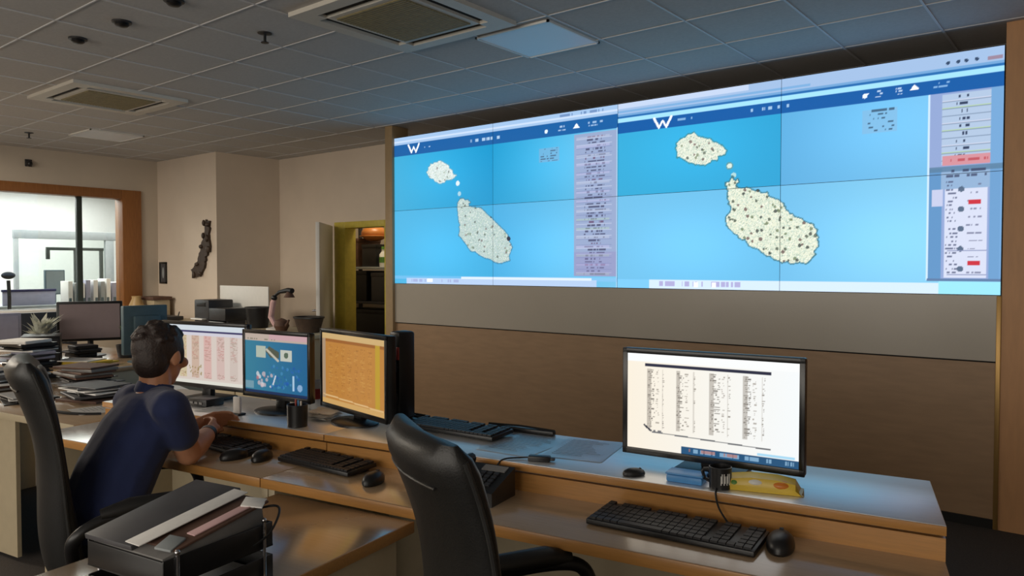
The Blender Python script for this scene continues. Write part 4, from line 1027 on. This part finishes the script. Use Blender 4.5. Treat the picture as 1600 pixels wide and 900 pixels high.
t = thing('computer_tower', 'black computer case on the far worktable beside the pale plant', 'computer', (-5.98, 2.13, .755), face - PI / 2)
b = B(); b.box(-.12, .12, -.15, .15, 0, .22, 0, bev=.006); b.build('case', M_BLACK, t)
b = B(); b.box(-.11, .11, -.156, -.15, .02, .20, 0, bev=.003); b.build('front_panel', M_DARK, t)
b = B(); b.cyl((.07, -.158, .17), (.07, -.154, .17), .012); b.build('button', M_GREYM, t)
def plant(loc, label, n, h_, m, spread=.12):
    t = thing('potted_plant', label, 'plant', loc)
    b = B(); b.lathe([(.05, 0), (.06, .005), (.075, .10), (.07, .10), (.06, .085), (.003, .085)], 20); b.build('pot', M_DARK, t)
    b = B()
    for k in range(n):
        a_ = random.uniform(0, 2 * PI); l_ = random.uniform(.5, 1.0) * h_; s_ = random.uniform(.2, 1) * spread; d = Vector((math.cos(a_), math.sin(a_), 0)); q = Vector((-d.y, d.x, 0))
        p0 = Vector((0, 0, .085)); p1 = d * s_ * .5 + Vector((0, 0, .085 + l_ * .7)); p2 = d * s_ + Vector((0, 0, .085 + l_ * .9))
        w_ = random.uniform(.012, .024)
        v = [b.bm.verts.new(x_) for x_ in (p0 - q * .003, p0 + q * .003, p1 + q * w_, p1 - q * w_, p2)]
        b.bm.faces.new((v[0], v[1], v[2], v[3])); b.bm.faces.new((v[3], v[2], v[4]))
    bmesh.ops.solidify(b.bm, geom=list(b.bm.faces), thickness=0.001)
    b.build('foliage', m, t, smooth=False)
plant((-6.36, 2.26, .755), 'pale grey-leaved potted plant on the far worktable', 60, .30, M_LEAF, .17)
plant((-6.02, 2.74, .755), 'green potted plant on the far worktable beside the old monitor', 24, .30, M_LEAFG, .06)
t = thing('floor_partition', 'low charcoal partition standing on the floor below the oak window', 'partition', (-7.95, 2.62, 0))
b = B(); b.box(-.02, .02, -.75, .52, .06, 1.03, 0, bev=.006); b.build('panel', M_DARK, t)
for y in (-.6, .4):
    b = B(); b.box(-.2, .2, y - .03, y + .03, 0, .06, 0, bev=.006); b.build('foot', M_BLACK, t)
pile(-5.35, 1.10, .755, 4, .36, .26, 'pale folder pile on the far worktable below the old monitor', [M_PAPER, M_YELL, M_GREYP], step=.012)
pile(-5.62, 1.25, .755, 6, .22, .20, 'dark pile of small boxes on the far worktable before the green plant', [M_BLACK, M_FOLDER, M_DARK], step=.02, jit=.02)

# counter top things
t = thing('counter_screen', 'upright translucent white screen board on the pale counter cabinet', 'screen', (-7.47, 4.66, .835))
b = B(); b.box(-.47, .47, 0, .012, .01, .415, 0, bev=.003); b.build('board', M_WHITE, t)
for x in (-.38, .38):
    b = B(); b.box(x - .02, x + .02, -.06, .07, 0, .012, 0, bev=.003); b.build('foot', M_GREYM, t)
t = thing('printer', 'dark grey printer standing before the white screen board', 'printer', (-7.50, 4.42, .835))
b = B(); b.box(-.31, -.02, -.14, .15, 0, .27, 0, bev=.012); b.box(-.02, .30, -.14, .15, .06, .19, 0, bev=.012); b.build('body', M_DARK, t)
b = B(); b.box(-.28, -.05, -.20, -.14, .06, .075, 0, bev=.003); b.build('paper_tray', M_WHITE, t)
b = B(); b.box(0.0, .28, -.15, -.135, .015, .05, 0, bev=.003); b.build('output_slot', M_GREYM, t)
b = B(); b.box(-.26, -.08, -.145, -.138, .2, .245, 0, bev=.003); b.build('control_panel', M_BLACK, t)
for x in (-.27, .27):
    b = B(); b.box(x - .02, x + .02, -.1, .1, 0.0, .07, 0, bev=.003); b.build('foot', M_DARK, t)
t = thing('waste_bin', 'round black bin on the pale counter cabinet beside the desk lamp', 'bin', (-6.87, 4.45, .835))
b = B(); b.lathe([(.095, 0), (.10, .004), (.125, .21), (.118, .21), (.092, .01), (.003, .01)], 24); b.build('body', M_BLACK, t)
b = B(); b.lathe([(.118, .202), (.13, .202), (.13, .216), (.118, .216), (.118, .202)], 24); b.build('rim', M_DARK, t)
t = thing('desk_lamp', 'jointed desk lamp with a dark arm and pinkish pale stem on the counter', 'lamp', (-6.55, 4.45, .835))
b = B(); b.lathe([(.003, 0), (.10, 0), (.10, .012), (.03, .03), (.003, .03)], 24); b.build('base', M_WHITE, t)
b = B(); b.tube([(0, 0, .02), (-.09, 0, .12), (-.05, 0, .27), (-.03, 0, .30)], [.022, .03, .03, .02], 10); b.build('stem', M_PINK, t)
b = B(); b.ell((-.03, 0, .315), (.032, .03, .03)); b.build('joint', M_BLACK, t)
b = B(); b.tube([(-.03, 0, .33), (.06, 0, .375), (.2, 0, .395), (.27, 0, .39)], [.012, .018, .026, .026], 10); b.build('arm', M_BLACK, t)
b = B(); b.lathe([(.02, 0), (.055, -.06), (.05, -.06), (.016, -.004)], 20, M=Matrix.Translation((.22, 0, .385))); b.build('shade', M_BROWNP, t)
t = thing('teapot', 'small dark pot among the clutter under the desk lamp', 'pot', (-6.36, 4.38, .835))
b = B(); b.lathe([(.003, 0), (.05, 0), (.075, .05), (.06, .10), (.02, .12), (.003, .125)], 22); b.build('body', M_BROWNP, t)
b = B(); b.tube([(.06, 0, .05), (.10, 0, .08), (.12, 0, .11)], [.016, .012, .01], 8); b.build('spout', M_BROWNP, t)
b = B(); b.tube([(-.06, 0, .08), (-.10, 0, .08), (-.10, 0, .03), (-.065, 0, .03)], .008, 8); b.build('handle', M_BROWNP, t)
t = thing('basket', 'dark open basket at the end of the pale counter cabinet', 'basket', (-6.02, 4.45, .835))
b = B(); b.lathe([(.10, 0), (.115, .004), (.16, .14), (.15, .14), (.105, .012), (.003, .012)], 26, sx=1.0, sy=.8); b.build('body', M_WOODD, t)
b = B(); b.lathe([(.15, .135), (.168, .135), (.168, .15), (.15, .15), (.15, .135)], 26, sx=1.0, sy=.8); b.build('rim', M_BLACK, t)
t = thing('router', 'flat dark grey box on the counter seen just above the spreadsheet monitor', 'router', (-8.80, 4.42, .835))
b = B(); b.box(-.28, .28, -.12, .12, 0.005, .05, 0, bev=.008); b.build('body', M_DARK, t)
b = B(); b.cyl((.22, .08, .04), (.22, .1, .10), .007); b.build('antenna', M_BLACK, t)
t = thing('cardboard_box', 'small open box in the corner beside the oak window frame', 'box', (-9.28, 4.58, .835))
b = B(); b.box(-.15, .17, -.10, .10, 0, .22, 0, bev=.004); b.build('body', M_PANEL, t)
b = B(); b.box(-.17, .19, -.12, .12, .22, .26, 0, bev=.004); b.build('lid', M_BROWNP, t)
t = thing('vase', 'round cream vase in front of the oak window frame', 'vase', (-9.30, 4.36, .835))
b = B(); b.lathe([(.003, 0), (.05, 0), (.085, .09), (.085, .16), (.05, .24), (.055, .27), (.045, .27), (.003, .2)], 22); b.build('body', M_BRASS, t)

# wall pieces
deco = [(332, 350), (338, 352), (336, 375), (338, 395), (330, 408), (326, 425), (318, 440), (305, 441), (302, 427), (311, 421), (317, 405), (322, 390), (328, 372)]
DD = [(x * 1.38 + .045, z * 1.18 - .03) for x, z in ((-.085, .34), (-.02, .32), (-.03, .17), (-.015, .05), (-.08, -.03), (-.11, -.13), (-.18, -.22), (-.30, -.235), (-.325, -.15), (-.24, -.115), (-.19, -.01), (-.15, .08), (-.10, .20))]
t = thing('wall_ornament', 'dark ragged carved wood ornament hung on the cream wall corner', 'ornament', (-8.28, 4.75, 1.64))
b = B()
pts = []
for i in range(len(DD)):
    x0, z0 = DD[i]; x1, z1 = DD[(i + 1) % len(DD)]
    for k in range(4): s = k / 4; pts.append((x0 + (x1 - x0) * s + random.uniform(-.014, .014), z0 + (z1 - z0) * s + random.uniform(-.014, .014)))
b.prism([(x, -z) for x, z in pts], 0, .03, 0, Matrix.Rotation(PI / 2, 4, 'X') @ Matrix.Diagonal((1, -1, 1, 1))); b.build('carving', M_WOODD, t, smooth=False)
for k in range(14):
    s = random.choice(DD); b = B(); b.ell((s[0] * .8 - .03, -.035, s[1] * .9), (random.uniform(.02, .04), .02, random.uniform(.02, .05)), 10, 7); b.build('knot', M_WOODD, t)
t = thing('picture_frame', 'small dark framed picture on the wall between oak frame and ornament', 'picture', (-9.39, 4.75, 1.385))
b = B()
for (x0, x1, z0, z1) in ((-.085, .085, .115, .135), (-.085, .085, -.135, -.115), (-.085, -.068, -.135, .135), (.068, .085, -.135, .135)): b.box(x0, x1, -.02, 0, z0, z1, 0, bev=.003)
b.build('frame', M_BLACK, t)
b = B(); b.box(-.068, .068, -.01, -.002, -.115, .115, 0); b.build('picture', M_FOLDER, t, smooth=False)
b = B(); b.ell((0, -.011, .0), (.025, .004, .07)); b.build('motif', M_GREYM, t)

# store room contents through the door
t = thing('store_rack', 'storage rack with one pale shelf seen through the olive doorway', 'rack', (-7.25, 6.45, 0))
for (x, y) in ((-.62, -.2), (.62, -.2), (-.62, .2), (.62, .2)):
    b = B(); b.box(x - .02, x + .02, y - .02, y + .02, 0, 2.0, 0, bev=.003); b.build('post', M_DARK, t)
for z in (.5, 1.0, 1.43):
    b = B(); b.box(-.62, .62, -.22, .22, z, z + .03, 0, bev=.003); b.build('shelf', M_GREYM if z > 1.2 else M_DARK, t)
for i, (x, w_, h_, m, z, lab) in enumerate(((-.36, .30, .36, M_BROWNP, 1.46, 'brown box on the pale rack shelf, closest to the olive jamb'), (.0, .26, .28, M_BLACK, 1.46, 'black box on the pale rack shelf between the brown box and the bottle'), (-.3, .5, .38, M_BLACK, 1.03, 'black crate under the pale rack shelf, beside the olive jamb'), (.28, .48, .36, M_DARK, 1.03, 'charcoal crate under the pale rack shelf, away from the olive jamb'), (-.05, .9, .4, M_BLACK, .53, 'long black crate low on the storage rack'))):
    t = thing('storage_box', lab, 'box', (-7.25 + x, 6.45, z))
    b = B(); b.box(-w_ / 2, w_ / 2, -.19, .19, 0, h_ - .05, 0, bev=.006); b.build('body', m, t)
    b = B(); b.box(-w_ / 2 - .005, w_ / 2 + .005, -.195, .195, h_ - .05, h_, 0, bev=.006); b.build('lid', m, t)
t = thing('orange_helmet', 'round orange-brown helmet lying on the boxes of the storage rack', 'helmet', (-7.33, 6.42, 1.82))
b = B(); b.ell((0, 0, 0.06), (.16, .17, .10)); b.build('shell', mat('burnt_orange', rgb(176, 110, 52), .4), t)
b = B(); b.lathe([(.15, .02), (.185, .02), (.185, .032), (.15, .036), (.15, .02)], 24); b.build('brim', mat('burnt_orange', rgb(176, 110, 52), .4), t)
t = thing('spray_bottle', 'white and green bottle on the pale shelf of the storage rack', 'bottle', (-7.03, 6.30, 1.46))
b = B(); b.lathe([(.003, 0), (.045, 0), (.048, .02), (.048, .15), (.02, .19), (.02, .22), (.003, .22)], 18); b.build('body', M_WHITE, t)
b = B(); b.lathe([(.0485, .05), (.0495, .05), (.0495, .12), (.0485, .12)], 18); b.build('label_band', M_GREEN, t)
b = B(); b.lathe([(.003, .215), (.024, .215), (.022, .25), (.003, .25)], 14); b.build('cap', M_GREEN, t)

# ================================================================== LIGHT
def area(name, loc, rot, sx, sy, power, col):
    l = bpy.data.lights.new(name, 'AREA'); l.shape = 'RECTANGLE'; l.size = sx; l.size_y = sy; l.energy = power; l.color = col
    o = bpy.data.objects.new(name, l); COL.objects.link(o); o.location = loc; o.rotation_euler = rot
    return o
area('office_ceiling_light', (-11.8, 3.4, CZ - 0.06), (0, 0, 0), 3.6, 5.0, 330, (1.0, 0.985, 0.95))
area('daylight_window', (-2.2, YF - 0.02, 1.65), (math.radians(90), 0, 0), 8.0, 1.4, 165, (1.0, 0.92, 0.80))
area('rear_fill_light', (-8.0, 0.6, CZ - 0.05), (0, 0, 0), 1.2, 1.2, 185, (1.0, 0.88, 0.72))  # added warm fill for the rear walls, without a ceiling fixture
area('store_light', (-6.9, 6.2, CZ - 0.05), (0, 0, 0), 0.4, 0.3, 14, (1.0, 0.85, 0.6))
wd = bpy.data.worlds.new('world'); SC.world = wd; wd.use_nodes = True
wd.node_tree.nodes['Background'].inputs[0].default_value = (0.9, 0.92, 1.0, 1); wd.node_tree.nodes['Background'].inputs[1].default_value = 0.3

# ================================================================== CAMERA
cam = bpy.data.cameras.new('camera'); co = bpy.data.objects.new('camera', cam); COL.objects.link(co)
cam.sensor_width = 36; cam.lens = 1184 / 1600 * 36; cam.clip_start = .02
co.location = (0, 0, 1.46)
co.rotation_euler = (math.radians(90 - 1.6), 0, math.radians(180 - 51.5 - 90))
SC.camera = co
SC.view_settings.view_transform = 'Standard'; SC.view_settings.look = 'None'; SC.view_settings.gamma = 1.0
SC.view_settings.exposure = 0.0; SC.view_settings.use_curve_mapping = False
SC.cycles.use_denoising = True
SC.cycles.max_bounces = 8
